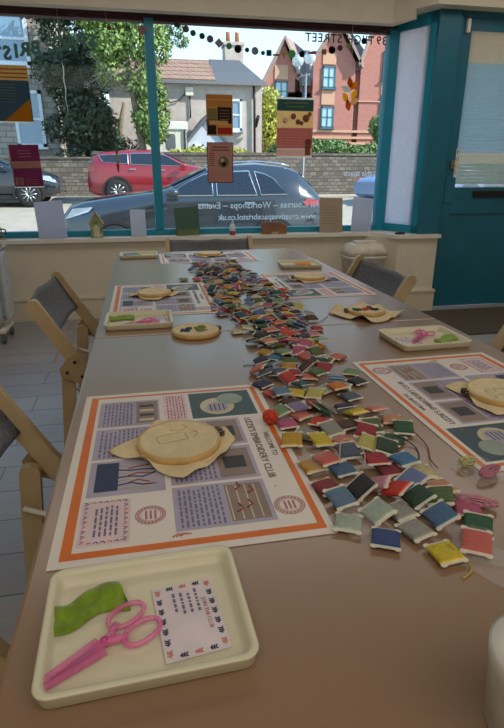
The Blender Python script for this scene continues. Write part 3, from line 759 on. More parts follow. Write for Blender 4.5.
# ------------------------------------------------------------------ embroidery hoops
hoopw = mat('bamboo hoop', 'c9a468', .45, vary=.08, scale=40); calico = mat('calico cloth', 'dcc9a0', .85, vary=.04, scale=60, bump=.15); pencil = mat('pencil line', 'b8a680', .8)
def hoop(label, x, y, r, rz, skirt=None, stitch=None, z=TZ + .0015, seed=1, tilt=0):
    t = thing('embroidery_hoop', label, 'embroidery hoop', (x, y, z), rz, 'wooden embroidery hoops')
    if tilt: t.rotation_euler = (tilt, 0, rz)
    zb = .003 if skirt else 0
    m = MB(); m.lathe([(r-.003, zb), (r, zb), (r+.0005, zb+.005), (r, zb+.010), (r-.0025, zb+.0105), (r-.003, zb+.009)], n=56, caps=False); m.build('outer_ring', hoopw, t)
    m = MB(); m.lathe([(0.0001, zb+.0098), (r-.006, zb+.0100), (r-.0035, zb+.0112), (r-.0030, zb+.0090)], n=48, caps=False); m.build('stretched_cloth', calico, t)
    m = MB()                                                        # brass screw clasp
    for s in (-1, 1): m.box(r-.001, r+.009, s*.0045-.0012, s*.0045+.0012, zb+.001, zb+.010)
    m.tube([(r+.005, -.010, zb+.0055), (r+.005, .010, zb+.0055)], .0016, 8); m.tube([(r+.005, .009, zb+.0055), (r+.005, .015, zb+.0055)], .0038, 10)
    m.build('screw_clasp', mat('aged brass', '6d6452', .35, .9), t)
    if skirt:
        rr = random.Random(seed); m = MB(); n = 72; R_, rot, amp = skirt
        ph = [rr.uniform(0, 6.28) for _ in range(4)]; rings = []
        for j in range(7):
            f = j / 6; ring = []
            for k in range(n):
                a = 2*pi*k/n; c = max(abs(cos(a-rot)), abs(sin(a-rot))); Rk = R_ / (c ** .85) * (1 + .05*sin(3*a+ph[0]) + .05*sin(5*a + ph[1]))
                rad = (r - .002) + (max(Rk, r+.004) - r + .002) * f
                zz = .0016 + (1-f)*.0028 + amp * f * (.5 + .5*sin(7*a + ph[2] + f*1.2)) * (.55 + .45*sin(4*a + ph[3]))
                ring.append((rad*cos(a), rad*sin(a), zz))
            rings.append(ring)
        m.rings(rings, None, False); o = m.build('cloth_edge', calico, t)
        md = o.modifiers.new('t', 'SOLIDIFY'); md.thickness = .0007; md.offset = 1
    zt = zb + .0105
    if stitch: stitch(t, r, zt)
    return t
def st_pencil(t, r, z):
    m = MB()
    for k in range(9): m.tube([(-.026 + k*.0045, -.006, z), (-.023 + k*.0045, -.006, z)], .0004, 4)
    for k in range(8): m.tube([(-.026 + k*.0045, .016, z), (-.023 + k*.0045, .016, z)], .0004, 4)
    m.tube([(-.028, -.006, z), (-.028, .016, z)], .0004, 4); m.tube([(.012, -.006, z), (.012, .010, z)], .0004, 4)
    m.tube([(-.005, .028, z), (.012, .022, z), (.022, .028, z), (.018, .036, z)], .0004, 4)
    m.tube([(.02, -.004, z), (.03, .004, z), (.026, .014, z)], .0004, 4); m.build('pencil_design', pencil, t)
def blobs(cols):
    def f(t, r, z):
        rr = random.Random(len(cols) * 7)
        for c, u, v, s in cols:
            s *= 1.25
            m = MB()
            for k in range(30):
                a = rr.uniform(0, 6.28); d = s * rr.uniform(.2, 1); ca, sa = cos(a), sin(a)
                m.tube([(u, v, z), (u + d*.6*ca, v + d*.6*sa, z+.0014), (u + d*ca, v + d*sa, z)], .0014, 5)
            m.build('stitched_motif', mat('stitch ' + c, c, .8), t)
    return f
hoop('large blank wooden hoop with ruffled calico on the near left worksheet', .028, .655, .057, .25, (.066, .55, .012), st_pencil, z=TZ+.002, seed=2)
hoop('blank wooden hoop at the right picture edge on the right-hand worksheet', .573, .722, .056, 2.9, (.064, .35, .007), st_pencil, z=TZ+.002, seed=5)
hoop('blank hoop with frilled cloth on the middle left worksheet', .018, 1.632, .052, .3, (.060, .5, .010), None, z=TZ+.002, seed=4)
hoop('blank hoop with brown cloth edge on the middle right worksheet', .565, 1.79, .055, 3.0, (.063, .4, .008), None, z=TZ+.002, seed=8)
hoop('blank hoop on the sideways worksheet at the far table end', .285, 2.43, .055, .2, (.061, .2, .010), None, z=TZ+.002, seed=11)
hoop('small embroidered hoop without loose cloth, beside the middle left tray', .104, 1.203, .056, .3, None, blobs([('2f4468', -.026, .002, .012), ('33404f', -.012, .012, .009), ('6f7c42', .010, .0, .014), ('8a8d4a', .022, .012, .010), ('7a8a4a', .008, -.016, .012)]), z=TZ+.0005)
hoop('embroidered hoop with wide crumpled calico to the right of the thread pile', .572, 1.295, .050, 2.9, (.078, .75, .016), blobs([('1d6a55', .030, .008, .014), ('1d5a4a', .026, .016, .010), ('c4525c', .006, .010, .010), ('b5404f', -.004, -.004, .009), ('26253a', -.022, .006, .010), ('3a3350', -.012, -.018, .008)]), seed=21)

# ------------------------------------------------------------------ thread pile
COLS = dict(yellow='f6da20', orange_red='f0481c', royal_blue='1d4c94', silver_grey='b0b0a8', denim_blue='4c7aa8', pale_mint='c2d4c4', steel_blue='6a92b4', burgundy='9c1c30', black='16141e', dusty_pink='e096a8', scarlet='e83218', bottle_green='12482c', olive_green='5c7a3c', periwinkle='7c90cc', peach='f0a87c', cream='ecdca8', sky_blue='4488bc', coral='e86c60', gold='e0a83c', crimson='ba1c38', slate='5c6a84', forest_green='146438', lemon='e6dc74', salmon='f08a76', navy='202c54', sage='84a878', orange='ee8c28', teal='125f6c', lilac='a296c8', mustard='e8b81c', brown='5c342a', rose='d6608a')
CN = "yellow orange_red royal_blue silver_grey denim_blue pale_mint steel_blue burgundy black dusty_pink scarlet bottle_green olive_green periwinkle peach cream sky_blue coral gold crimson slate forest_green lemon salmon navy sage orange teal lilac mustard brown rose".split()
def card_outline():
    w, h = .0166, .0190; P = []
    for sx, sy in ((1, 1), (-1, 1), (-1, -1), (1, -1)):
        c = [(.0140, h-.0062), (w, h-.0048), (w+.0006, h-.002), (w-.001, h), (w-.005, h+.0004), (w-.007, h-.0015)]
        q = [(sx*a, sy*b) for a, b in c]
        if sx*sy < 0: q = q[::-1]
        P += q
    return P
bobm = mat('white card bobbin', 'd8d2c0', .6)
def wrap_mesh(seed):
    rr = random.Random(seed); m = MB(); n = 18; rs = []
    for k in range(n + 1):                                            # strands lie side by side: a ridged cushion
        y = -.0135 + .027*k/n; rg = .0003 * (k % 2); e = .9 if 0 < k < n else .72
        bulge = 1 - .35*abs(2*k/n-1)**3; hx = (.0158 + rg) + rr.uniform(-.0003, .0003); hz = (.0048 + rg) * bulge
        rs.append([(hx*abs(cos(q))**.6*(1 if cos(q) > 0 else -1), y, hz*abs(sin(q))**.75*(1 if sin(q) > 0 else -1)) for q in [2*pi*(j+.5)/14 for j in range(14)]])
    m.rings(rs, None, True, smooth=False); return m
proto_card = None; wraps = {}
def thread_mat(c):
    if c + ' thread' in MATS: return MATS[c + ' thread']
    m = mat(c + ' thread', COLS[c], .6, vary=.05, scale=200, sheen=.15); N = m.node_tree.nodes; L = m.node_tree.links; b = N['Principled BSDF']
    w = N.new('ShaderNodeTexWave'); w.bands_direction = 'Y'; w.inputs['Scale'].default_value = 190; w.inputs['Distortion'].default_value = 1.2; t = N.new('ShaderNodeTexCoord'); L.new(t.outputs['Object'], w.inputs[0])
    bp = N.new('ShaderNodeBump'); bp.inputs['Strength'].default_value = 1.0; bp.inputs['Distance'].default_value = .0015; L.new(w.outputs['Fac'], bp.inputs['Height']); L.new(bp.outputs[0], b.inputs['Normal']); return m
def zone(y):
    for lim, s in ((.46, 'at the near end of the thread pile'), (.58, 'in the pile just behind its near end'), (.75, 'in the pile between the two nearest worksheets'), (.96, 'in the pile beyond the thread ball'), (1.2, 'in the pile just before the table join'), (1.45, 'in the pile behind the small embroidered hoop'), (1.75, 'in the pile between the middle worksheets'), (9, 'in the far tail of the pile')):
        if y < lim: return s
ORD = ['nearest', 'second nearest', 'third nearest', 'fourth nearest', 'fifth nearest', 'sixth nearest', 'seventh nearest', 'eighth nearest']
items = [(CN[a], *b) for a, *b in BOB]; counts = {}
for it in items: counts.setdefault((it[0], zone(it[2])), []).append(it)
for k in counts: counts[k].sort(key=lambda i: i[2])
for it in items:
    c, x, y, z, ex, ey, ez = it; key = (c, zone(y)); g = counts[key]
    lb = '%s thread wound on a card bobbin, %s' % (c.replace('_', ' '), key[1])
    if len(g) > 1: lb = '%s of the %s thread bobbins %s' % (ORD[g.index(it)], c.replace('_', ' '), key[1])
    if proto_card is None:
        m = MB(); m.prism(card_outline(), .0011, Matrix.Translation((0, 0, -.00055))); o = proto_card = m.build('thread_bobbin', bobm)
    else: o = proto_card.copy(); COLL.objects.link(o)
    o.location = (x, y, z + .0005); o.rotation_euler = (ex, ey, ez); o.scale = (.9, .9, .85); tag(o, lb, 'thread bobbin', 'card bobbins of embroidery thread in the pile')
    if c not in wraps: wr = wraps[c] = wrap_mesh(len(wraps)).build('thread_wrap', thread_mat(c), o)
    else: wr = wraps[c].copy(); COLL.objects.link(wr); wr.parent = o
# loose tails
def tail(pts, c, label):
    P = [Vector(p) for p in pts]; Q = []
    for k in range(len(P)-1):
        a, b, c0, d = P[max(k-1, 0)], P[k], P[k+1], P[min(k+2, len(P)-1)]
        for j in range(6):
            t = j/6; Q.append(.5*((2*b) + (c0-a)*t + (2*a-5*b+4*c0-d)*t*t + (3*b-a-3*c0+d)*t**3))
    Q.append(P[-1]); o = MB().tube(Q, .0008, 6).build('loose_thread', thread_mat(c)); return tag(o, label, 'thread', 'loose thread ends')
tail([(.277, .386, .7515), (.286, .374, .746), (.289, .365, .7415), (.284, .356, .7415), (.272, .350, .7415)], 'yellow', 'loose yellow thread end trailing from the yellow bobbin at the near end')
tail([(.345, .640, .753), (.362, .625, .748), (.366, .59, .7425), (.352, .555, .743), (.345, .525, .7475)], 'crimson', 'dark red loose thread curling right of the pile by the right-hand worksheet')
tail([(.221, .545, .757), (.232, .572, .772), (.248, .575, .772), (.257, .556, .764), (.249, .533, .757)], 'cream', 'cream thread loop over the left of the near pile end')
tail([(.325, .612, .753), (.342, .604, .746), (.349, .588, .7415), (.342, .566, .7415), (.334, .556, .7415)], 'navy', 'dark thread curling onto the table right of the pile')
tail([(.215, .955, .746), (.196, .950, .743), (.184, .962, .7415), (.174, .958, .7415)], 'navy', 'dark thread ends sticking out left of the pile before the join')
tail([(.375, 1.207, .748), (.40, 1.220, .746), (.43, 1.245, .7425), (.462, 1.29, .7415)], 'slate', 'thin grey thread end reaching right toward the embroidered hoop')
# balls and skeins
def yarn_ball(loc, r, c, label):
    m = MB(); rr = random.Random(1); m.lathe([(.001, -r*.8), (r*.6, -r*.65), (r*.9, 0), (r*.6, r*.65), (.001, r*.8)], n=16)
    for k in range(26):
        n = Vector((rr.gauss(0, 1), rr.gauss(0, 1), rr.gauss(0, 1))).normalized(); a = n.orthogonal().normalized(); b = n.cross(a); q = r * rr.uniform(.86, .98)
        m.tube([a*q*cos(t) + b*q*sin(t) for t in [2*pi*j/16 for j in range(17)]], .0011, 4, caps=False)
    o = m.build('yarn_ball', thread_mat(c)); o.location = loc; return tag(o, label, 'yarn ball')
yarn_ball((.168, .700, .7535), .0115, 'orange_red', 'small orange red thread ball at the left of the pile, by the near left worksheet')
def skein(loc, rz, c, label, n=14, L=.045):
    m = MB(); rr = random.Random(int(loc[0]*1e4))
    for k in range(n):
        a = 2*pi*k/n; r0 = .006; m.tube([(-L/2 + L*j/6, (r0*cos(a)) * (.45 + .9*sin(pi*j/6)) + rr.uniform(-.0006, .0006), .006 + r0*.7*sin(a)*(.45 + .7*sin(pi*j/6))) for j in range(7)], .0012, 5)
    o = m.build('thread_skein', thread_mat(c)); o.location = loc; o.rotation_euler = (0, 0, rz); return tag(o, label, 'skein')
skein((.352, .452, TZ+.001), -.5, 'dusty_pink', 'pink skein of thread at the right of the near pile end')
skein((.404, .505, TZ+.0025), .4, 'rose', 'rose skein in a clear bag on the corner of the right-hand worksheet', 12, .036)
skein((.391, .532, TZ+.0025), .1, 'lemon', 'lemon skein behind the rose one on the right-hand worksheet', 8, .024)
skein((.262, 1.40, TZ+.03), .2, 'slate', 'dark grey skein lying on the pile between the small hoop and the middle left worksheet', 14, .06) if False else None
clear = mat('clear polythene', 'f2f2f0', .12, alpha=.09, spec=.8, bump=.8, scale=45)
def bag(x, y, w, h, rz, label, z=TZ+.001, hump=.011):
    m = MB(); nx, ny = 14, 14; rr = random.Random(int(x*1000)); ph = rr.uniform(0, 6)
    g = [[(-w/2 + w*i/nx, -h/2 + h*j/ny, .0006 + hump * max(0, 1-abs(2*i/nx-1)**3) * max(0, 1-abs(2*j/ny-1)**3) + .0012*sin(i*1.3+ph)*sin(j*1.1)) for j in range(ny+1)] for i in range(nx+1)]
    for i in range(nx):
        for j in range(ny): m.face([g[i][j], g[i+1][j], g[i+1][j+1], g[i][j+1]], clear, True)
    m.face([g[0][0], g[nx][0], g[nx][ny], g[0][ny]], clear); bmesh.ops.remove_doubles(m.bm, verts=m.bm.verts[:], dist=1e-6)
    o = m.build('plastic_bag', None); o.location = (x, y, z); o.rotation_euler = (0, 0, rz); return tag(o, label, 'plastic bag', 'small clear grip bags')
bag(.398, .516, .052, .056, .2, 'small clear bag over the rose and lemon skeins on the right-hand worksheet', hump=.017)
bag(.311, .388, .047, .050, -.55, 'small clear bag over the orange red bobbin at the near end', hump=.018)
bag(.206, .450, .044, .047, .3, 'small clear bag over the pale mint bobbin at the left of the near end', hump=.014)
bag(.318, .352, .050, .060, .5, 'empty clear bag lying flat at the right, nearest the camera', hump=.003)
bag(.203, .573, .044, .047, .2, 'small clear bag over bobbins by the right edge of the near left worksheet', hump=.016)
bag(.345, .700, .042, .045, .1, 'small clear bag over the salmon bobbin behind the green ones', hump=.016)

# white round-topped cup at the lower right edge
t = thing('cup', 'white cup at the lower right corner, mostly outside the picture', 'cup', (.238, .212, TZ))
m = MB(); m.lathe([(.028, 0), (.030, .003), (.035, .055), (.0365, .068), (.0345, .0685), (.033, .07), (.028, .006), (.001, .005)], n=40, caps=False); m.build('body', mat('white glazed cup', 'c8c6be', .25), t)
MB().tube([(.034, 0, .070), (.052, 0, .068), (.058, 0, .048), (.050, 0, .028), (.032, 0, .024)], .0045, 8).build('handle', MATS['white glazed cup'], t)

# ------------------------------------------------------------------ folding chairs
fab = mat('grey woven fabric', '6d7076', .95, vary=.12, scale=150, bump=.4)
def chair(loc, rz, label):
    """faces +x; origin on the floor below the hinge, sides at y = +-0.225"""
    t = thing('folding_chair', label, 'chair', loc, rz, 'folding chairs round the tables')
    hw = .225
    for s in (-1, 1):
        m = MB(); T0 = Vector((-.105, s*hw, .77)); T1 = Vector((.33, s*hw, .0)); d = (T1-T0).normalized(); L = (T1-T0).length
        Mx = Matrix.Translation(T0) @ d.to_track_quat('X', 'Y').to_matrix().to_4x4()
        P = [(x, y) for x, y in rrect(L, .037, .016, 4, L/2, 0)]
        q = Matrix.Translation(T0) @ Matrix(((d.x, -d.z, 0, 0), (0, 0, -1, 0), (d.z, d.x, 0, 0), (0, 0, 0, 1)))
        m.prism(P, .019, q @ Matrix.Translation((0, 0, -.0095))); m.build('backrest_rail', wood, t)
        m = MB(); a = Vector((-.028, s*(hw-.021), .565)); b = Vector((-.075, s*(hw-.021), .0)); d = (b-a).normalized(); L = (b-a).length
        q = Matrix.Translation(a) @ Matrix(((d.x, -d.z, 0, 0), (0, 0, -1, 0), (d.z, d.x, 0, 0), (0, 0, 0, 1)))
        m.prism(rrect(L, .038, .017, 4, L/2 - .014, 0), .018, q @ Matrix.Translation((0, 0, -.009))); m.build('rear_leg', wood, t)
        m = MB(); yy = s*(hw+.0105); m.prism([(-.045, .545), (-.022, .535), (.012, .520), (.030, .545), (.028, .575), (-.002, .610), (-.022, .603), (-.048, .572)], .004, Matrix(((1, 0, 0, 0), (0, 0, -1, yy + .002), (0, 1, 0, 0), (0, 0, 0, 1))))
        br = m.build('hinge_plate', mat('painted hinge plate', 'a8906c', .5), t)
        for u, v in ((-.028, .560), (.012, .545), (-.004, .590)): MB().lathe([(.0045, -.006 if s < 0 else .006), (.0045, 0)], (u, yy, v), 10, axis='Y').build('bolt', mat('dark bolt', '3c352c', .4, .6), br)
    # fabric back, sagging away from the sitter
    m = MB(); n = 14; G = []
    for i in range(n+1):
        v = -1 + 2*i/n; row = []
        for j in range(9):
            f = j/8; x = -.100 + .064*f; z = .758 - .115*f; sag = .050 * (1 - v*v) * (.6 + .4*sin(pi*f)); row.append((x - sag*.87, v*(hw-.010), z - sag*.30 + .004*sin(7*v+f*3)*(1-v*v)))
        G.append(row)
    for i in range(n):
        for j in range(8): m.face([G[i][j], G[i+1][j], G[i+1][j+1], G[i][j+1]], None, True)
    bmesh.ops.remove_doubles(m.bm, verts=m.bm.verts[:], dist=1e-6); o = m.build('backrest', fab, t); md = o.modifiers.new('s', 'SOLIDIFY'); md.thickness = .006
    BX(.03, .40, -hw+.034, hw-.034, .425, .445, bev=.005).build('seat', fab, t)
    m = MB(); m.tube([(-.05, -hw+.03, .30), (-.05, hw-.03, .30)], .007); m.tube([(.22, -hw+.01, .19), (.22, hw-.01, .19)], .007); m.build('stretcher', white, t)
    for s in (-1, 1): MB().tube([(-.045, s*(hw-.045), .50), (.10, s*(hw-.045), .435)], .005).build('seat_strut', white, t)
    return t
c0 = chair((-.215, 1.725, 0), 0, 'birch folding chair with grey fabric back at the left of the far table')
dup(c0, (-.215, .735, 0), (0, 0, 0), 'birch folding chair at the left edge of the picture beside the near left worksheet')
dup(c0, (.780, 1.865, 0), (0, 0, pi), 'folding chair with grey fabric back at the right, in front of the white bin')
dup(c0, (.765, .855, 0), (0, 0, pi), 'folding chair of which only a back rail shows at the right picture edge')
dup(c0, (.345, 2.83, 0), (0, 0, -pi/2), 'folding chair with dark grey back at the far end of the tables below the window')

# ------------------------------------------------------------------ bin and heater
t = thing('waste_bin', 'white plastic swing-lid bin on the floor under the window ledge', 'bin', (1.70, 3.98, 0))
bm_ = mat('white bin plastic', 'cfc8b8', .4)
m = MB(); m.rings([[(x, y, z) for x, y in rrect(w_, d_, .05, 5)] for w_, d_, z in ((.24, .17, 0), (.245, .175, .01), (.31, .23, .46), (.33, .25, .465), (.33, .25, .485))], bm_); m.build('body', None, t)
m = MB(); m.rings([[(x, y, z) for x, y in rrect(w_, d_, r_, 5)] for w_, d_, r_, z in ((.33, .25, .05, .485), (.325, .245, .06, .525), (.27, .20, .06, .565), (.17, .12, .05, .582), (.05, .03, .012, .586))], bm_); m.build('lid', None, t)
m = MB(); m.rings([[(x, y - .01, z) for x, y in rrect(w_, d_, .03, 5)] for w_, d_, z in ((.18, .10, .572), (.19, .11, .592), (.15, .08, .596))], bm_); m.build('swing_flap', None, t)

t = thing('oil_heater', 'white oil-filled heater on castors at the left picture edge', 'heater', (-1.17, 3.80, 0))
hm = mat('heater enamel', 'bcc2c6', .35)
for k in range(5):
    m = MB(); x = -.16 + k*.085; m.rings([[(x + q, y, z) for y, z in rrect(.15, .50 - .0*abs(q), .05, 4, 0, .39)] for q in (-.014, .014)], hm, smooth=False); m.rings([[(x + q, y, z) for y, z in rrect(.11, .46, .03, 4, 0, .39)] for q in (-.04, .04)], hm, smooth=False); m.build('fin', None, t)
m = MB(); m.box(.215, .245, -.085, .085, .15, .60, bev=.02); m.tube([(.235, -.03, .615), (.25, -.03, .64), (.25, .03, .64), (.235, .03, .615)], .008); m.build('end_panel', hm, t)
for x in (-.12, .19):
    f = BX(x-.02, x+.02, -.13, .13, .075, .10, bev=.006).build('foot_bar', white, t)
    for s in (-1, 1): MB().lathe([(.026, -.012), (.030, -.006), (.030, .006), (.026, .012)], (x, s*.11, .03), 16, axis='X').build('castor', mat('grey castor', '57595b', .5), t)
# ------------------------------------------------------------------ things on the ledge
LZ = 0.628
def leaning(name, label, x0, x1, h, m_, cat, y=4.28, lean=.22, t_=.002, skew=0.0, group=None, deco=None):
    """sheet standing on the ledge, leaning back towards the glass"""
    m = MB(); w = x1 - x0; m.box(-w/2, w/2, -t_/2, t_/2, 0, h, m_)
    if deco: deco(m, w, h)
    o = m.build(name, None); o.location = ((x0+x1)/2, y, LZ + .001); o.rotation_euler = (-lean, skew, 0)
    return tag(o, label, cat, group)
greyp = filmmat('pale grey back of a sheet', 'd6d8e4', 0, .6); kraft = filmmat('kraft card', 'c2ae98', 0, .4)
def face_lines(col):
    def f(m, w, h):
        for k in range(7): m.face([(-w*.35, -.0016, h*(.25+.08*k)), (w*(.2+.1*((k*3) % 4)/3), -.0016, h*(.25+.08*k)), (w*(.2+.1*((k*3) % 4)/3), -.0016, h*(.25+.08*k)+.004), (-w*.35, -.0016, h*(.25+.08*k)+.004)], col)
    return f
g_ = 'sheets standing on the window ledge'
leaning('paper_sheet', 'large pale sheet leaning on the glass, left of the little wooden house', -.775, -.570, .275, greyp, 'paper', skew=-.07, group=g_)
leaning('paper_sheet', 'small white card standing between the little wooden house and the teal mullion', -.097, .018, .205, filmmat('white card back', 'dddee6', 0, .6), 'paper', group=g_)
leaning('paper_sheet', 'brown-tinted sheet on the ledge, left one of the pair at the right', 1.425, 1.625, .28, kraft, 'paper', skew=.03, group=g_, deco=face_lines(mat('kraft print', '97856f', .85)))
leaning('paper_sheet', 'pale tilted sheet on the ledge, right one of the pair at the right', 1.705, 1.885, .28, greyp, 'paper', skew=.12, group=g_, y=4.30)
# green booklet
t = thing('booklet', 'dark green booklet standing on the ledge just right of the teal mullion', 'booklet', (.345, 4.29, LZ + .002)); t.rotation_euler = (-.18, -.05, 0)
BX(-.095, .095, -.004, .004, 0, .215, bev=.001).build('cover', mat('dark green cover', '2a5548', .4), t)
BX(-.085, .085, -.0055, -.004, .0, .045).build('cover_band', mat('mossy band', '5a6a3a', .5), t)
# little wooden house
t = thing('wooden_house', 'little pointed wooden house ornament painted green and cream on the ledge', 'ornament', (-.352, 4.285, LZ))
hm_ = mat('painted ornament wood', '8d9668', .7, vary=.35, scale=25)
m = MB(); m.prism([(-.042, 0), (.042, 0), (.046, .12), (0, .185), (-.046, .12)], .05, XZ(0, .025, 0)); m.build('body', hm_, t)
m = MB()
for s in (-1, 1): m.prism([(s*.056, .105), (s*.050, .101), (0, .178), (0, .192)][::-s], .062, XZ(0, .031, 0))
m.build('roof', mat('ornament roof wood', 'a8926a', .6), t)
m = MB(); m.prism([(-.022, .012), (.022, .012), (.022, .075), (0, .105), (-.022, .075)], .003, XZ(0, -.0235, 0)); m.build('door', mat('cream ornament paint', 'cdc9a8', .6), t)
# heart ornament on a twig stand
t = thing('heart_ornament', 'dark wire heart and star ornament on the ledge at the left picture edge', 'ornament', (-1.055, 4.29, LZ))
tw = mat('dark twig', '4f5148', .8); m = MB(); m.tube([(.05*sin(a)**3*1.0, 0, .05 + .04*(.8*cos(a) - .3*cos(2*a) - .1*cos(3*a))) for a in [2*pi*k/24 for k in range(25)]], .006, 6); m.build('heart', tw, t)
m = MB(); m.tube([(-.01, 0, .085), (0, 0, .11), (.012, 0, .118), (.02, 0, .112)], .003, 6); m.build('hook', tw, t)
m = MB()
for a in (pi/2, pi/2+2.1, pi/2-2.1): m.tube([(0.02, -.012, .045), (.02 + .03*cos(a)*.7, -.012, .045 + .045*sin(a))], .005, 6)
m.build('star', mat('grey felt', '8c8a84', .9), t); BX(-.03, .05, -.02, .02, 0, .008).build('base', wood, t)
# bottle / figure
t = thing('glue_bottle', 'small white bottle with pointed cap and red base on the ledge below the web address', 'bottle', (.695, 4.27, LZ))
MB().lathe([(.001, 0), (.022, 0), (.023, .004), (.023, .03), (.001, .031)], n=20, caps=False).build('red_base', mat('red label', '9d2f38', .5), t)
MB().lathe([(.0225, .031), (.027, .045), (.026, .06), (.014, .085), (.001, .086)], n=20, caps=False).build('body', mat('white bottle plastic', 'd8dce2', .4), t)
MB().lathe([(.012, .085), (.006, .108), (.001, .116)], n=16, caps=False).build('pointed_cap', mat('pale blue cap', 'b3c3da', .4), t)
t = thing('cardboard_box', 'low brown cardboard box on the ledge under the web address', 'box', (1.035, 4.275, LZ))
cb = mat('cardboard', '8d6548', .85); BX(-.10, .10, -.03, .03, 0, .078, bev=.002).build('box_body', cb, t); BX(-.025, .03, -.0325, -.030, .0, .02).build('label', mat('tan label', 'b39a72', .7), t)
BX(-.095, .055, -.032, .032, .078, .094, bev=.001).build('flap', cb, t)
tag(MB().lathe([(.001, 0), (.026, 0), (.03, .008), (.02, .016), (.001, .018)], n=20, sx=1.5, caps=False).build('stone', mat('dark pebble', '2c2a2c', .6), None, (2.03, 4.05, LZ)), 'flat dark pebble on the ledge corner in front of the frosted window', 'pebble')

# ------------------------------------------------------------------ posters on the glass
def poster(name, label, x0, x1, z0, z1, base, deco, skew=0):
    m = MB(); w, h = x1-x0, z1-z0; m.box(-w/2, w/2, -.0008, .0008, 0, h, base)
    def R(a, b, c, d, mm, k=0): 
        for yy, fl in ((-.0010 - .0002*k, 1),): m.face([(-w/2 + w*a, yy, h*c), (-w/2 + w*b, yy, h*c), (-w/2 + w*b, yy, h*d), (-w/2 + w*a, yy, h*d)], mm)
    def D(cu, cv, r, mm, k=0): m.face([(-w/2 + w*cu + r*cos(2*pi*i/20), -.0010 - .0002*k, h*cv + r*sin(2*pi*i/20)) for i in range(20)], mm)
    deco(m, R, D, w, h); o = m.build(name, None); o.location = ((x0+x1)/2, 4.399, z0); o.rotation_euler = (0, skew, 0)
    return tag(o, label, 'poster', 'flyers stuck on the shop window')
def lighter(c, q=1.35): return ''.join('%02x' % min(255, int(int(c[i:i+2], 16) * q + 8)) for i in (0, 2, 4))
pm = {k: filmmat('flyer ' + k, lighter(c), .0, .62) for k, c in dict(ochre='9a7440', black='26262a', tan='b89a6a', pinkb='b58a80', pinkd='a5766e', brown='6a4438', green='3a4a48', dgreen='27403a', cream='bfae92', maroon='5a2038', band='a88274', brick='94564c', orange='b5701e', slate='2f3b42', olive='6a6a48', red='8a2f2a', edge='c9c2b6').items()}
def d1(m, R, D, w, h):
    R(0, 1, .72, 1, pm['ochre']); R(0, 1, .86, .88, pm['tan'], 1); R(.42, .96, .30, .70, pm['black'], 1); R(.04, .40, .40, .66, pm['olive'], 1); R(.1, .82, .27, .37, pm['tan'], 2)
    R(.42, .96, .04, .20, pm['red'], 1); R(.04, .36, .03, .24, pm['black'], 1); R(0, .38, .24, .40, pm['brown'], 1)
    for k in range(4): R(.5, .88, .40 + k*.07, .415 + k*.07, pm['ochre'], 2)
poster('poster', 'wood-toned flyer with black board picture, upper one of two right of the mullion', .524, .728, 1.365, 1.652, pm['ochre'], d1)
def d2(m, R, D, w, h):
    R(.03, .97, .02, .98, pm['pinkb']); D(.62, .52, .042, pm['olive'], 1); D(.64, .47, .018, pm['black'], 2); D(.58, .56, .015, pm['cream'], 2)
    for k, (a, b) in enumerate(((.15, .85), (.2, .8))): R(a, b, .80 + k*.07, .825 + k*.07, pm['brown'], 1)
    for k in range(7): R(.08, .28, .42 + k*.05, .435 + k*.05, pm['brown'], 1)
    for k in range(3): R(.12, .72, .12 + k*.07, .135 + k*.07, pm['pinkd'], 1)
poster('poster', 'pink flyer with round flower picture, lower one of two right of the mullion', .522, .727, 1.020, 1.318, pm['maroon'], d2)
def d3(m, R, D, w, h):
    R(0, 1, .78, .97, pm['dgreen']); R(0, 1, .50, .78, pm['tan']); R(0, 1, .15, .50, pm['brick']); R(0, 1, .02, .14, pm['band'])
    R(.15, .85, .90, .925, pm['olive'], 1); R(.25, .75, .84, .86, pm['olive'], 1)
    for a, b, r in ((.45, .69, .022), (.80, .66, .028), (.22, .62, .02), (.68, .58, .016), (.90, .73, .016), (.58, .6, .02)): D(a, b, r, pm['brown'], 1)
    D(.25, .65, .030, pm['cream'], 2); D(.88, .26, .028, pm['brown'], 1); R(.8, .95, .04, .20, pm['brown'], 1)
    for k in range(6): R(.06, .70, .20 + k*.045, .208 + k*.045, pm['pinkd'], 1)
poster('poster', 'large brick-red and dark green flyer in the middle of the right-hand pane', 1.078, 1.372, 1.212, 1.645, pm['edge'], d3)
def d4(m, R, D, w, h):
    R(0, 1, .02, 1, pm['maroon']); R(.0, 1, .46, .62, pm['band'], 1)
    for a in (.12, .3, .5, .72): m.tube([(-w/2 + w*a, -.0016, h*.50), (-w/2 + w*(a+.05), -.0016, h*.56), (-w/2 + w*(a+.09), -.0016, h*.53), (-w/2 + w*(a+.13), -.0016, h*.57)], .003, 4, pm['black'], flat=.2)
    R(.08, .34, .06, .24, pm['pinkd'], 1)
    for k in range(5): R(.12, .30, .075+k*.032, .09+k*.032, pm['maroon'], 2)
    for k in range(3): R(.3, .7, .72 + k*.07, .735 + k*.07, pm['pinkd'], 1); R(.42, .85, .08 + k*.05, .09+k*.05, pm['pinkd'], 1)
    R(.0, .03, 0, 1, pm['edge'], 1)
poster('poster', 'maroon flyer with pale middle band on the left-hand pane', -.922, -.712, .992, 1.288, pm['edge'], d4, -.02)
def d5(m, R, D, w, h):
    R(0, 1, .02, .74, pm['slate']); R(0, 1, .74, 1, pm['ochre'])
    for k in range(3): R(0, 1, .78 + k*.07, .80 + k*.07, pm['brown'], 1)
    m.face([(w*.0, -.0014, .006), (w*.48, -.0014, .006), (w*.48, -.0014, h*.42)], pm['orange']); m.face([(-w*.45, -.0014, .006), (-w*.2, -.0014, .006), (-w*.45, -.0014, h*.12)], pm['red'])
    for k in range(7): R(.1, .75, .36 + k*.05, .37 + k*.05, pm['olive'], 1)
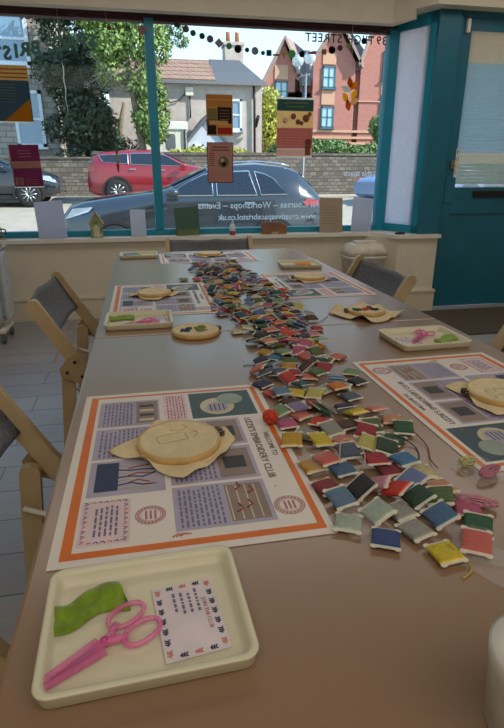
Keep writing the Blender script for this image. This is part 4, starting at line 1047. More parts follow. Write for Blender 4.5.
poster('poster', 'dark flyer with orange corner at the upper left edge of the picture', -1.12, -.727, 1.435, 1.80, pm['edge'], d5)
for x in (.62, .71):
    pass

# ------------------------------------------------------------------ lettering and vinyl on the glass (read from the street)
vw = filmmat('white vinyl', 'f0f2f4', 0, .7); vd = mat('dark vinyl', '24262e', .6); vg = filmmat('green grey vinyl', '6f9488', 0, .4)
GY = 4.4095
def lettering(label, rows):
    m = MB(); 
    for txt, s, x, z, mm, al, sp in rows: m.text(txt, s, XZo(x, GY, z), mm, .0003, al, sp, .0012)
    return tag(m.build('window_lettering', None), label, 'lettering')
lettering('street address lettering at the top right of the window, mirrored from inside', [('39 HIGH STREET', .082, 1.95, 2.055, vd, 'LEFT', 1.12)])
lettering('white lettering about courses, workshops and events across the lower right pane', [('All Courses – Workshops – Events', .070, 1.46, .845, vw, 'LEFT', 1.02)])
lettering('white web address lettering at the bottom of the lower right pane', [('www.creativespacebristol.co.uk', .0665, 1.435, .752, vw, 'LEFT', .98)])
lettering('white lettering reading this space near the right window edge', [('this space', .062, 1.905, 1.09, vw, 'LEFT', 1.0), ('to hire', .05, 1.905, .99, vw, 'LEFT', 1.0)][:1])
m = MB()
for ch, x in zip('SPACEBRISTOL', (-.27, -.34, -.41, -.48, -.545, -.655, -.725, -.785, -.845, -.915, -.985, -1.06)):
    m.text(ch, .115, XZo(x, GY, 1.865 + .10 * min(1, max(0, (x + .86) / .55)) ** .8), vg, .0003, bold=.005)
tag(m.build('window_lettering', None), 'large green grey shop name lettering at the top left of the window', 'lettering')
# white branch decal
m = MB(); rr = random.Random(9)
def leafv(x, z, a, s): m.tube([(x + s*(.5+.5*cos(t))*cos(a) - s*.3*sin(t)*sin(a), 4.3985, z + s*(.5+.5*cos(t))*sin(a) + s*.3*sin(t)*cos(a)) for t in [2*pi*k/10 for k in range(11)]], .0034, 4, None, flat=.3)
stem = [(-.028, 1.86), (-.10, 1.79), (-.17, 1.775), (-.235, 1.765), (-.30, 1.74)]
m.tube([(x, 4.3985, z) for x, z in stem], [.009, .008, .006, .005, .004], 5, None, flat=.3)
for (x, z), br in zip([(-.06, 1.82), (-.10, 1.79), (-.14, 1.78), (-.19, 1.77), (-.06, 1.82), (-.22, 1.77)], [(-.05, -.14), (-.07, -.12), (-.11, -.13), (-.08, .10), (.015, -.15), (-.09, -.07)]):
    P = [(x + br[0]*f + .01*sin(f*4), z + br[1]*f) for f in (0, .35, .7, 1)]; m.tube([(a, 4.3985, b) for a, b in P], [.006, .005, .0045, .003], 5, None, flat=.3)
    for a, b in P[1:]:
        an = math.atan2(br[1], br[0]); leafv(a, b, an + .7, .038); leafv(a, b, an - .7, .034)
    leafv(P[-1][0], P[-1][1], an, .04)
tag(m.build('branch_decal', vw), 'white leafy branch decal on the glass left of the mullion', 'decal')

# ------------------------------------------------------------------ garland of felt shapes
t = thing('felt_garland', 'garland of small felt discs and squares sagging along the top of the window', 'garland', (0, 4.33, 0))
gp = [(-.40, 2.11, None, 0, 0), (-.143, 2.037, 'o', .014, '5d3a30'), (.081, 2.034, 'd', .030, '8a6a70'), (.326, 2.081, 's', .024, '4a4048'), (.388, 2.054, 'o', .022, '5e5660'), (.437, 2.031, 'o', .020, '2f5a48'), (.501, 2.015, 'o', .020, '27463e'), (.558, 1.999, 'o', .024, '62566a'), (.622, 1.976, 'd', .028, '7d7078'), (.695, 1.96, 'o', .021, '4d7a68'), (.761, 1.944, 'o', .027, '1c1c24'), (.828, 1.94, 'o', .016, '2f4a4a'), (.888, 1.936, 'o', .026, '70767a'), (.948, 1.925, 'o', .015, '1f6a5c'), (.993, 1.927, 's', .024, '1d3a52'), (1.047, 1.916, 'b', .020, '2f2c4c'), (1.107, 1.924, 't', .026, '9c7a5c'), (1.169, 1.927, 'o', .027, '4e8a5a'), (1.246, 1.929, 'o', .022, '161a22'), (1.323, 1.939, 'b', .026, '8c3a3c'), (1.417, 1.949, 's', .022, '6e6c4e'), (1.479, 1.964, 'o', .026, '17151c'), (1.542, 1.98, 'o', .020, '5c4048'), (1.612, 1.996, 's', .022, '7c765c'), (1.675, 2.011, 'b', .018, '55604a'), (1.73, 2.033, 'o', .021, '1b2426'), (1.784, 2.062, 'b', .020, '4c4a4a'), (1.95, 2.125, None, 0, 0)]
MB().tube([(x, 0, z) for x, z, *_ in gp], .0012, 5).build('string', mat('garland string', '8a8478', .8), t)
for x, z, s, r, c in gp:
    if not s: continue
    n, a0 = dict(o=(20, 0), d=(4, 0), s=(4, pi/4), t=(3, -pi/2), b=(4, pi/4))[s]; sx = 1.5 if s == 'b' else 1; sz = .35 if s == 'b' else 1
    MB().prism([(r*cos(a0 + 2*pi*k/n)*sx*(1.15 if n < 5 else 1), r*sin(a0 + 2*pi*k/n)*sz*(1.15 if n < 5 else 1)) for k in range(n)], .003, XZ(x, .0015, z)).build('felt_shape', filmmat('thin felt ' + c, lighter(c, 1.3), 0, .65), t)
# leaf mobile
t = thing('leaf_mobile', 'orange and yellow leaf mobile on a thread in front of the right-hand pane', 'mobile', (1.63, 4.30, 0))
MB().tube([(-.008, 0, 2.15), (0, 0, 1.9), (.002, 0, 1.75), (.004, 0, 1.57)], .0013, 5).build('thread', mat('pale thread', 'cfcac0', .8), t)
for x, z, a, c in ((.03, 1.725, -.7, 'c4801e'), (-.032, 1.70, 1.2, 'b9b4a8'), (.034, 1.665, -.5, 'd8a524'), (-.034, 1.640, .6, 'cfa028'), (.036, 1.615, -1.0, 'c8a27a'), (-.010, 1.588, .25, 'b8621c'), (-.005, 1.745, .2, 'a85a20')):
    L = .085; P = [(L*.5*f - L*.25, L*.26*sin(pi*f)) for f in [k/8 for k in range(9)]]; P = [(p[0]*2, p[1]) for p in P]; P = P + [(q[0], -q[1]) for q in P[::-1][1:-1]]
    MB().prism(P, .0025, XZ(x, 0, z) @ Matrix.Rotation(a + pi/2, 4, 'Z')).build('leaf', filmmat('felt leaf ' + c, lighter(c, 1.2), 0, .65), t)
t = thing('hanging_tassel', 'thin green and red tassel hanging on a thread in the left-hand pane', 'tassel', (-.158, 4.32, 0))
MB().tube([(.0, 0, 2.14), (-.0, 0, 1.40)], .0009, 5).build('thread', MATS['pale thread'], t)
for z0, z1, r, c in ((1.41, 1.30, .012, '2b5a44'), (1.31, 1.20, .013, '3e6a48'), (1.24, 1.16, .011, 'a8924a'), (1.17, 1.10, .012, '7c2a26')): MB().lathe([(.002, z0), (r, z0 - .02), (r*.8, (z0+z1)/2), (.003, z1)], n=10, sy=.5).build('bead', mat('bead ' + c, c, .6), t)
t = thing('icicle_ornament', 'thin white twisted ornament hanging in the upper left pane', 'ornament', (-.475, 4.31, 0))
MB().tube([(0, 0, 2.14), (0, 0, 1.80)], .0008, 5).build('thread', MATS['pale thread'], t)
MB().tube([(.003*sin(k), .002*cos(k), 1.80 - k*.02) for k in range(17)], [.002] + [.005 - k*.00025 for k in range(16)], 6).build('twist', vw, t)
tag(MB().tube([(.31, 4.325, 2.13), (.31, 4.325, 1.95), (.314, 4.325, 1.72)], .0008, 5).build('hanging_thread', MATS['pale thread']), 'bare pale thread hanging from the beam right of the mullion', 'thread') if False else None

# ================================================================== outside
def gz(y): return -.42 if y < 11 else (-.42 + .60*(y-11)/5 if y < 16 else (.18 + .11*(y-16)/3.2 if y < 19.2 else .30))
asph = mat('sunlit pale asphalt', '9c9488', .9, vary=.05, scale=3, bump=.1); pav = mat('paving', 'a89f92', .9, vary=.06, scale=2)
m = MB(); ys = [4.6, 7.4, 9, 11, 12.5, 14, 16, 18.1]
for a, b in zip(ys, ys[1:]): m.face([(-30, a, gz(a)), (45, a, gz(a)), (45, b, gz(b)), (-30, b, gz(b))], pav if b <= 7.4 else asph)
struct(m.build('street', None))
m = MB(); m.box(-30, 45, 18.1, 19.25, .1, .34, bev=.01); struct(m.build('far_pavement', pav))
struct(BX(-40, 60, 19.2, 90, -.1, .30).build('ground', mat('gravel ground', '8a8375', .95)))
stone = brickmat('grey rubble stone', '5c554e', '7e756a', '4c4640', .24, .12, ms=.014, noise=.35)
m = MB(); m.box(-30, -1.5, 19.25, 19.6, .28, 1.50); m.box(-1.5, 30, 19.25, 19.6, .28, 1.66)
m.box(-30, -1.5, 19.22, 19.63, 1.50, 1.57); m.box(-1.5, 30, 19.22, 19.63, 1.66, 1.74)
tag(m.build('stone_wall', stone), 'long grey rubble stone wall along the far side of the street', 'wall')

# ---- cars
rub = mat('tyre rubber', '1b1b1d', .8); alloy = mat('alloy rim', 'b9bcc2', .3, .9); cgl = mat('car window glass', '1e252c', .12, spec=.8, vary=0); chr_ = mat('bright window trim', 'c9ccd0', .2, .9); lampg = mat('headlamp glass', 'b7c3cf', .08, spec=1.0, coat=1)
arch = mat('black wheel arch', '18181a', .7); redl = mat('red lamp glass', 'a01c22', .15, coat=.8)
def interp(P, x):
    for (a, p), (b, q) in zip(P, P[1:]):
        if a <= x <= b: t = (x-a)/(b-a); return p + (q-p)*t
    return P[-1][1] if x > P[-1][0] else P[0][1]
def car(label, cat, loc, rz, paint, L, W, top, belt, wins, ax, wr=.345, lights=None, arch_m=arch, mirror=None, sill=.26, handles=(), rail=None):
    """front at x=0; the side towards the shop is y=-W"""
    t = thing('car', label, cat, loc, rz); xs = sorted(set([L*k/36 for k in range(37)] + [p[0] for p in top])); m = MB(); rs = []
    def wp(x): u = abs(x/L*2 - 1); return W*(1 - .20*u**7 - .02*u**2)
    def prof(x):
        T = interp(top, x); b = min(interp(belt, x), T-.05); w = wp(x); g = w*.955 - max(0, T-b)*.42; z0 = sill + max(0, (abs(x/L*2-1)-.9))*1.2; return T, b, w, g, z0
    for x in xs:
        T, b, w, g, z0 = prof(x); h = [(w*.90, z0), (w*.985, z0+.10), (w, z0 + (b-z0)*.45), (w*.985, b-.10), (w*.955, b), (g, T-.045), (g*.86, T-.008), (g*.4, T+.012), (0, T+.016)]
        rs.append([(x, -a, z) for a, z in h] + [(x, a, z) for a, z in h[::-1][1:]])
    m.rings(rs, None, True); m.build('body', paint, t)
    def side(x, z): T, b, w, g, z0 = prof(x); return w*.955 + (g - w*.955) * min(1, max(0, (z-b)/max(.01, T-.045-b))) if z > b else w*(.985 if z > .7 else 1)
    for pts in wins:
        for s in (-1, 1):
            m = MB(); n = len(pts); outer = [(x, s*(side(x, z)+.020), z) for x, z in pts]; cx = sum(p[0] for p in pts)/n; cz = sum(p[1] for p in pts)/n
            inn = [(cx + (x-cx)*.96, s*(side(x, z)+.026), cz + (z-cz)*.92) for x, z in pts]; back = [(x, s*(side(x, z)-.03), z) for x, z in pts]
            m.rings([back, outer], chr_, False, smooth=False); m.rings([outer, inn], chr_, False, smooth=False); m.face(inn, cgl); m.build('side_window', None, t)
    # windscreen and rear screen from profile where top rises above belt
    for (xa, xb) in lights.get('screens', ()):
        m = MB(); r = []
        for k in range(7):
            x = xa + (xb-xa)*k/6; T, b, w, g, z0 = prof(x); r.append([(x, v*g*.86, T + .018 + .010*(1-v*v)) for v in (-1, -.6, -.2, .2, .6, 1)])
        for a, b in zip(r, r[1:]):
            for j in range(5): m.face([a[j], a[j+1], b[j+1], b[j]], cgl, True)
        bmesh.ops.remove_doubles(m.bm, verts=m.bm.verts[:], dist=1e-5); o = m.build('windscreen', None, t); md = o.modifiers.new('s', 'SOLIDIFY'); md.thickness = .012
    for x in ax:
        for s in (-1, 1):
            y = s*(wp(x) + .004)
            MB().prism([(x + (wr+.075)*cos(a), wr + (wr+.075)*sin(a)) for a in [-.35 + (pi+.7)*k/20 for k in range(21)]] + [(x + (wr+.015)*cos(a), wr + (wr+.015)*sin(a)) for a in [-.35 + (pi+.7)*k/20 for k in range(20, -1, -1)]], .05, XZ(0, y + (.045 if s > 0 else .01) - (0 if s > 0 else 0), 0)).build('wheel_arch', arch_m, t)
            wh = MB().lathe([(wr*.66, -.10), (wr*.93, -.105), (wr, -.08), (wr, .08), (wr*.93, .105), (wr*.66, .10)], n=36, axis='Y').build('wheel', rub, t, (x, y - s*.065, wr))
            m = MB(); m.lathe([(wr*.67, -s*.08), (wr*.67, s*.095), (wr*.62, s*.10), (wr*.60, s*.06), (.001, s*.05)], n=36, axis='Y', caps=False)
            for k in range(10):
                a = 2*pi*k/10; m.tube([(.03*cos(a), s*.088, .03*sin(a)), (wr*.62*cos(a), s*.096, wr*.62*sin(a))], .017, 5)
            m.lathe([(.055, s*.05), (.055, s*.095), (.001, s*.10)], n=16, axis='Y', caps=False); m.build('rim', alloy, wh)
    for nm, mm, pts in lights['lamps']:
        for s in (-1, 1):
            m = MB(); o_ = [(x, s*(wp(x)*(1.0 if z < interp(belt, x) - .05 else .97)+.012), z) for x, z in pts]; i_ = [(x, s*(wp(x)-.16), z) for x, z in pts]; m.rings([i_, o_], None, True, smooth=False); m.build(nm, mm, t)
    if mirror:
        for s in (-1, 1):
            x, z = mirror; m = MB(); m.lathe([(.001, -.11), (.06, -.09), (.085, 0), (.06, .09), (.001, .11)], (0, 0, 0), 14, axis='X', sx=1, sy=.8, caps=False); m.build('door_mirror', paint, t, (x, s*(W+.13), z))
    for x, z in handles:
        for s in (-1, 1): BX(x-.09, x+.09, s*(W+.012)-.015, s*(W+.012)+.015, z-.014, z+.014, bev=.01).build('door_handle', chr_, t)
    if rail:
        for s in (-1, 1): m = MB(); m.tube([(x, s*(prof(x)[3]*.88), prof(x)[0] + .035) for x in [rail[0] + (rail[1]-rail[0])*k/8 for k in range(9)]], .016, 6); m.build('roof_rail', chr_, t)
    # grooves: door shut lines and a lower black sill
    m = MB()
    for s in (-1, 1): m.box(ax[0]+.4, ax[1]-.4, s*(W-.03)-.04, s*(W-.03)+.04, sill-.06, sill+.05, bev=.01)
    m.build('side_sill', arch, t)
    return t
greyblue = mat('steel blue car paint', '3a4149', .2, .45, vary=.02, coat=1.0); redp_ = mat('red car paint', '8c1c2a', .25, .2, vary=.02, coat=1.0); blackp = mat('black car paint', '20242c', .15, .2, coat=1.0); bluep = mat('pale blue car paint', '8aa6cc', .3, .3, coat=1.0)
car('steel blue estate car parked right outside the shop window', 'car', (-1.30, 10.25, -.42), 0, greyblue, 4.55, .93,
    [(0, .86), (.10, .98), (.35, 1.06), (.9, 1.14), (1.50, 1.21), (1.75, 1.27), (2.45, 1.585), (2.8, 1.64), (3.3, 1.665), (3.8, 1.62), (4.05, 1.54), (4.36, 1.24), (4.50, 1.10), (4.55, .9)],
    [(0, .80), (1.5, 1.09), (2, 1.12), (4.0, 1.14), (4.55, 1.02)],
    [[(1.72, 1.14), (2.50, 1.14), (2.50, 1.52), (2.36, 1.49), (2.05, 1.35)], [(2.56, 1.14), (3.26, 1.14), (3.15, 1.55), (2.56, 1.53)], [(3.33, 1.145), (3.80, 1.15), (3.58, 1.42), (3.42, 1.50), (3.24, 1.54)]],
    (.82, 3.55), .35, dict(screens=((1.82, 2.42), (4.10, 4.33)), lamps=(('headlight', lampg, [(.02, .78), (.42, .90), (.50, .98), (.16, .95)]), ('tail_light', redl, [(4.10, .98), (4.40, .95), (4.42, 1.04), (4.15, 1.08)]), ('bumper_trim', arch, [(.02, .36), (.32, .36), (.24, .52), (.02, .50)]))), mirror=(1.80, 1.20), handles=((2.32, 1.00), (3.12, 1.02)), rail=(2.55, 3.9))
car('red compact off-road car parked across the street behind the steel blue car', 'car', (2.75, 17.55, .20), pi, redp_, 4.25, .93,
    [(0, .80), (.12, .92), (.5, 1.0), (1.15, 1.08), (1.4, 1.14), (2.05, 1.44), (2.4, 1.52), (3.1, 1.51), (3.75, 1.46), (4.02, 1.36), (4.2, 1.02), (4.25, .85)],
    [(0, .8), (1.2, 1.0), (4.25, 1.12)],
    [[(1.45, 1.06), (2.20, 1.08), (2.20, 1.42), (1.98, 1.37)], [(2.26, 1.08), (3.0, 1.11), (3.0, 1.42), (2.26, 1.43)], [(3.06, 1.12), (3.78, 1.17), (3.90, 1.36), (3.06, 1.41)]],
    (.80, 3.42), .36, dict(screens=((1.42, 2.0),), lamps=(('headlight', lampg, [(.03, .80), (.4, .86), (.45, .94), (.15, .92)]), ('tail_light', redl, [(3.98, .93), (4.22, .90), (4.22, 1.02), (4.0, 1.06)]))), mirror=(1.5, 1.08), handles=((2.12, .96), (2.95, .98)))
car('black hatchback parked across the street at the left edge', 'car', (-2.22, 17.0, .20), pi, blackp, 4.2, .90,
    [(0, .66), (.1, .80), (.45, .92), (1.0, 1.0), (1.25, 1.06), (1.95, 1.40), (2.5, 1.47), (3.4, 1.43), (3.9, 1.2), (4.2, .85)],
    [(0, .7), (1.2, .93), (4.2, 1.0)],
    [[(1.35, .98), (2.15, 1.0), (2.15, 1.36), (1.90, 1.32)], [(2.22, 1.0), (3.1, 1.02), (3.0, 1.36), (2.22, 1.38)]],
    (.80, 3.40), .335, dict(screens=((1.3, 1.9),), lamps=(('headlight', lampg, [(.05, .62), (.42, .72), (.62, .83), (.22, .80)]), ('fog_lamp_grille', arch, [(.02, .34), (.35, .36), (.30, .5), (.02, .48)]))), mirror=(1.42, 1.02), handles=((2.05, .9),)) 
bpy.data.objects['car.002'].location = (-2.22, 16.95, .20)
# cars face +x when rotated by pi: their front ends at the right
for nm in ('car.001',):
    bpy.data.objects[nm].rotation_euler = (0, 0, pi)
car('pale blue car with red lamps parked beyond the right window post', 'car', (6.75, 15.9, .10), .25, bluep, 4.2, .88,
    [(0, .7), (.1, .82), (.5, .93), (1.1, 1.0), (1.8, 1.38), (2.4, 1.45), (3.4, 1.42), (4.0, 1.0), (4.2, .8)], [(0, .7), (1.2, .93), (4.2, .98)],
    [[(1.3, .98), (2.15, 1.0), (2.15, 1.34), (1.85, 1.3)], [(2.22, 1.0), (3.1, 1.02), (3.0, 1.34), (2.22, 1.36)]],
    (.80, 3.35), .33, dict(screens=((1.2, 1.78),), lamps=(('tail_light', redl, [(.02, .6), (.5, .62), (.5, .85), (.08, .84)]),)))

# ---- trees and shrubs
def leafmesh(blobs_, n, size, seed):
    rr = random.Random(seed); verts = []; faces = []
    tot = sum((b[3]*b[4]*b[5])**.667 for b in blobs_)
    for (cx, cy, cz, rx, ry, rz_) in blobs_:
        k = int(n * (rx*ry*rz_)**.667 / tot)
        for _ in range(k):
            d = Vector((rr.gauss(0, 1), rr.gauss(0, 1), rr.gauss(0, 1))).normalized(); q = rr.uniform(.72, 1.06)
            p = Vector((cx + d.x*rx*q, cy + d.y*ry*q, cz + d.z*rz_*q)); a = (Vector((rr.gauss(0, 1), rr.gauss(0, 1), rr.gauss(0, 1)))).normalized(); b = a.cross(d + Vector((.01, .02, .03))).normalized(); s = size * rr.uniform(.6, 1.3); i = len(verts)
            verts += [p - a*s, p + b*s*.5, p + a*s, p - b*s*.5]; faces.append((i, i+1, i+2, i+3))
    me = bpy.data.meshes.new('foliage'); me.from_pydata([tuple(v) for v in verts], [], faces); return me
def tree(name, label, cat, loc, blobs_, n, size, fm, trunk=None, seed=1, group=None):
    t = thing(name, label, cat, loc, 0, group); me = leafmesh(blobs_, n, size, seed); me.materials.append(fm); o = bpy.data.objects.new('foliage', me); COLL.objects.link(o); o.parent = t
    m = MB()
    for P in (trunk or [[(0, 0, 0), (0, 0, blobs_[0][2])]]): m.tube(P, [.16*(1 - .6*k/(len(P)-1)) if trunk and len(P) > 2 else .04 for k in range(len(P))], 8)
    m.build('trunk', mat('bark', '6e6250', .9, vary=.2, scale=12), t); return t
g1 = mat('dark evergreen leaves', '2a3c28', .7, isl=.45); g2 = mat('sunny green leaves', '6a8440', .6, isl=.45); g3 = mat('mid green leaves', '56743a', .6, isl=.4); g4 = mat('yellow green leaves', 'a8ac48', .6, isl=.3)
rr = random.Random(12); B_ = []
for k in range(46):
    h = rr.uniform(1.0, 6.4); w = 2.0*(1 - .08*abs(h-4)) ; a = rr.uniform(0, 6.28); d = rr.uniform(0, .75)*w; B_.append((d*cos(a)*.85 - .10 - .13*(h-2), d*sin(a)*.6, h, .75, .7, .55))
tree('evergreen_tree', 'big dark evergreen tree behind the stone wall in the left pane', 'tree', (-1.5, 21.9, .3), B_, 26000, .085, g1, [[(0, 0, 0), (.05, 0, 2), (0, .1, 4), (0, 0, 6)], [(.5, 0, .2), (.7, .1, 1.2), (.9, 0, 2.4), (1.1, .1, 3.2)]], 3)
B_ = [(rr.uniform(-1.0, 1.3), rr.uniform(-.1, .2), rr.uniform(3.5, 6.4), .6, .5, .45) for _ in range(20)] + [(rr.uniform(.6, 1.2), 0, rr.uniform(1.4, 3.6), .45, .4, .5) for _ in range(9)]
tree('broadleaf_tree', 'sunlit light green tree overhanging the evergreen next to the mullion', 'tree', (-.45, 20.15, .3), B_, 12000, .08, g2, [[(.7, 0, 0), (.6, 0, 1.6), (.4, 0, 3.2), (.2, 0, 5)]], 4)
tree('broadleaf_tree', 'thin leafy branch tree above the tiled roof right of the mullion', 'tree', (1.6, 30.3, .3), [(-.2, 0, 7.3, .7, .4, .45), (.6, 0, 7.5, .5, .3, .4), (.9, .2, 6.95, .4, .3, .3), (0, 0, 6.8, .5, .3, .35)], 1500, .07, g3, [[(-.3, 0, 0), (-.3, .2, 2), (-.2, 0, 5), (.3, 0, 7.4)]], 5)
tree('broadleaf_tree', 'yellow green tree between the grey house and the red brick building', 'tree', (6.65, 27.5, .3), [(rr.uniform(-.6, .6), rr.uniform(-.4, .4), rr.uniform(1.2, 4.2), .5, .5, .5) for _ in range(16)], 7000, .09, g4, [[(0, 0, 0), (0, 0, 2), (0, 0, 4)]], 6)
tree('broadleaf_tree', 'small green tree in front of the brick building by the right window post', 'tree', (11.3, 25.0, .3), [(rr.uniform(-.7, .9), rr.uniform(-.4, .4), rr.uniform(1.4, 3.0), .5, .5, .45) for _ in range(14)], 6000, .09, g3, [[(0, 0, 0), (0, 0, 1.5), (0, 0, 3)]], 7)
tree('hedge', 'rounded green shrubs growing over the stone wall at the right', 'hedge', (6.4, 19.9, .3), [(-1.2, .3, 1.45, .6, .4, .35), (-.2, .3, 1.5, .8, .45, .45), (.7, .3, 1.55, .8, .45, .38), (1.7, .3, 1.4, .6, .4, .35)], 9000, .06, g3, [[(0, .4, 0), (0, .4, 1.3)]], 8)
tree('shrub', 'low yellow green shrubs in front of the white shed', 'shrub', (2.2, 20.4, .3), [(-.9, 0, 1.2, .5, .3, .35), (-.2, 0, 1.3, .5, .3, .35), (.6, 0, 1.35, .5, .3, .4), (1.3, 0, 1.3, .5, .3, .35)], 5000, .06, g4, [[(0, 0, 0), (0, 0, 1.2)]], 9)

# ---- buildings
wglass = mat('house window glass', '6f8ea8', .08, spec=1.0); wfr = mat('white window frame', 'd2dae0', .5)
def hwin(p, x0, x1, z0, z1, y, fm=wfr, gm=None, cols=1, rows=2, fw=.07):
    m = MB(); m.box(x0, x0+fw, y-.05, y+.05, z0, z1); m.box(x1-fw, x1, y-.05, y+.05, z0, z1); m.box(x0, x1, y-.05, y+.05, z0, z0+fw); m.box(x0, x1, y-.05, y+.05, z1-fw, z1)
    for k in range(1, cols): xx = x0 + (x1-x0)*k/cols; m.box(xx-fw/3, xx+fw/3, y-.04, y+.04, z0, z1)
    for k in range(1, rows): zz = z0 + (z1-z0)*k/rows; m.box(x0, x1, y-.04, y+.04, zz-fw/3, zz+fw/3)
    m.box(x0-.06, x1+.06, y-.14, y+.02, z0-.08, z0); f = m.build('window', fm, p); BX(x0+fw, x1-fw, y-.012, y, z0+fw, z1-fw).build('pane', gm or wglass, f); return f
t = thing('stone_house', 'grey stone house with white sash windows at the upper left beyond the evergreen', 'house', (0, 0, 0))
BX(-12, -2.95, 23.0, 29, .3, 7.4).build('wall', brickmat('house stone', '8b8680', 'a39c92', '6c6862', .45, .2, ms=.015, noise=.1), t)
BX(-12.2, -2.8, 22.9, 29.1, 7.4, 7.6).build('eaves', mat('slate', '52565e', .7), t)
hwin(t, -5.2, -3.62, 4.75, 6.45, 22.97, fw=.13); hwin(t, -4.45, -3.42, 2.0, 3.95, 22.97, fw=.12); hwin(t, -7.6, -6.2, 4.75, 6.45, 22.97, fw=.13); hwin(t, -7.6, -6.3, 2.0, 3.95, 22.97, fw=.12)
BX(-12, -2.95, 22.93, 23.0, 4.45, 4.62).build('string_course', mat('pale stone', 'b5afa2', .8), t)

t = thing('rendered_house', 'grey pebbledashed house with clay tiled roof and chimney in the right-hand pane', 'house', (0, 0, 0))
rend = mat('grey pebbledash render', 'b8aca4', .95, vary=.06, scale=4, bump=.3)
BX(-1.0, 5.22, 24.0, 29, .3, 4.62).build('wall', rend, t)
tile = brickmat('clay roof tiles', '8a7064', '9a7d6c', '5e4538', .25, .2, ms=.02)
def pitched(x0, x1, y0, y1, z0, z1, th=.1, mm=None): 
    m = MB(); ym = (y0+y1)/2; m.prism([(y0, z0), (ym, z1), (y1, z0), (y1, z0-th), (y0, z0-th)], x1-x0, Matrix(((0, 0, 1, x0), (1, 0, 0, 0), (0, 1, 0, 0), (0, 0, 0, 1))), mm); return m
# front slope only faces the street
m = MB(); m.prism([(23.8, 4.62), (25.6, 5.62), (27.4, 5.62), (29.2, 4.62), (29.2, 4.52), (23.8, 4.52)], 4.35, Matrix(((0, 0, 1, -1.1), (1, 0, 0, 0), (0, 1, 0, 0), (0, 0, 0, 1)))); m.build('roof', tile, t)
m = MB(); lo = [(3.05, 23.8, 4.54), (5.36, 23.8, 4.54), (5.36, 29.2, 4.54), (3.05, 29.2, 4.54)]; hi = [(3.25, 25.6, 5.66), (4.55, 25.6, 5.66), (4.55, 27.4, 5.66), (3.25, 27.4, 5.66)]; m.rings([lo, hi], None, True, smooth=False); m.build('shaded_roof', MATS['slate'], t)  # right end of the roof, its shadow put into a blue-grey colour
BX(-1.1, 5.36, 23.70, 23.80, 4.44, 4.56).build('gutter', mat('grey gutter', '6c6e72', .5), t)
m = MB(); m.box(3.95, 4.75, 25.7, 26.5, 5.0, 6.25); m.box(3.90, 4.80, 25.65, 26.55, 6.25, 6.37); m.build('chimney', rend, t)
for x in (4.15, 4.55): MB().lathe([(.11, 6.37), (.09, 6.75), (.11, 6.8)], (x, 26.1, 0), 14).build('chimney_pot', mat('clay pot', 'b07a5a', .8), t)
hwin(t, 3.62, 4.35, 2.75, 3.95, 23.97, fw=.09)
BX(2.02, 2.34, 23.86, 24.0, 4.02, 4.34, bev=.02).build('alarm_box', mat('cream alarm box', 'd6d2bc', .5), t)
m = MB(); m.tube([(.9, 23.93, 4.5), (1.05, 23.93, 4.0), (1.4, 23.93, 3.75), (1.75, 23.93, 3.85), (2.02, 23.93, 4.1)], .022, 6); m.tube([(2.2, 23.95, 4.0), (2.2, 23.95, 3.2)], .03, 6); m.build('cable', black, t)
m = MB(); m.tube([(4.85, 23.9, 4.45), (4.88, 23.9, 3.9), (4.9, 23.9, 1.0)], .05, 8); m.build('downpipe', black, t)
MB().tube([(4.9, 23.7, 2.9), (4.92, 23.5, 3.15), (4.98, 23.5, 3.3)], .07, 8).build('wall_lamp', black, t)

t = thing('shed', 'white shed with small arched window in front of the pebbledashed house', 'shed', (0, 0, 0))
wsh = brickmat('white boarding', 'd3d0c4', 'dad7cb', 'a9a698', .22, 4, ms=.012)
BX(.30, 1.75, 21.0, 21.62, .3, 2.55).build('wall', wsh, t); BX(.25, 1.80, 20.95, 21.66, 2.55, 2.82, bev=.03).build('roof', mat('white roof edge', 'dcdcd6', .6), t)
m = MB(); m.prism([(x, y) for x, y in rrect(.32, .52, .1, 5, 1.19, 2.15)], .04, XZ(0, 21.01, 0)); m.build('window', mat('grey shed glass', '5c636a', .15), t)
BX(1.66, 1.72, 20.94, 21.0, .4, 2.55).build('drainpipe', black, t)
t = thing('porch', 'pale porch with dark pitched roof beside the white shed', 'porch', (0, 0, 0))
m = MB(); m.prism([(1.85, .3), (3.35, .3), (3.35, 2.25), (2.6, 3.0), (1.85, 2.25)], 1.8, XZ(0, 23.6, 0)); m.build('wall', mat('pale blue grey render', 'b4bcca', .8), t)
m = MB()
for s in (-1, 1): m.prism([(2.6 + s*.98, 2.02), (2.6 + s*.90, 1.96), (2.6, 2.95), (2.6, 3.15)][::-s], 2.1, XZ(0, 23.8, 0))
m.build('roof', MATS['slate'], t)
hwin(t, 2.05, 2.45, 1.3, 2.1, 21.77, gm=mat('dark porch glass', '2e3f5a', .1), rows=1); hwin(t, 2.7, 3.15, 1.3, 2.1, 21.77, gm=MATS['dark porch glass'], rows=1)

redb = brickmat('red brick', 'a8695e', 'b3746a', 'a27e74', .24, .08, ms=.01); tanb = mat('buff panel', 'c39a80', .8); tealf = mat('teal grey window frame', '3f6670', .5); lead = mat('lead grey roof', '6f6d74', .7)
t = thing('brick_building', 'large red brick building with gables behind the stone wall at the right', 'building', (0, 0, 0))
def SH(y, dy): return Matrix(((1, 0, -.6, .6*dy), (0, 0, -1, y+dy), (0, 1, 0, 0), (0, 0, 0, 1)))
def gable(x0, x1, zb, za, y, dy, nm):
    xm = (x0+x1)/2; m = MB(); m.prism([(x0, .3), (x1, .3), (x1, zb), (xm, za), (x0, zb)], dy, SH(y, dy)); m.build('gable_wall', redb, t)
    m = MB()
    for s in (-1, 1):
        e = x1 if s > 0 else x0; m.prism([(e + s*.25, zb - .25), (xm, za + .02), (xm, za + .22), (e + s*.30, zb - .07)][::s], dy + .4, SH(y - .4, dy + .4))
    m.build('gable_roof', mat('brown grey roof tiles', '93807a', .8, vary=.1, scale=10), t)
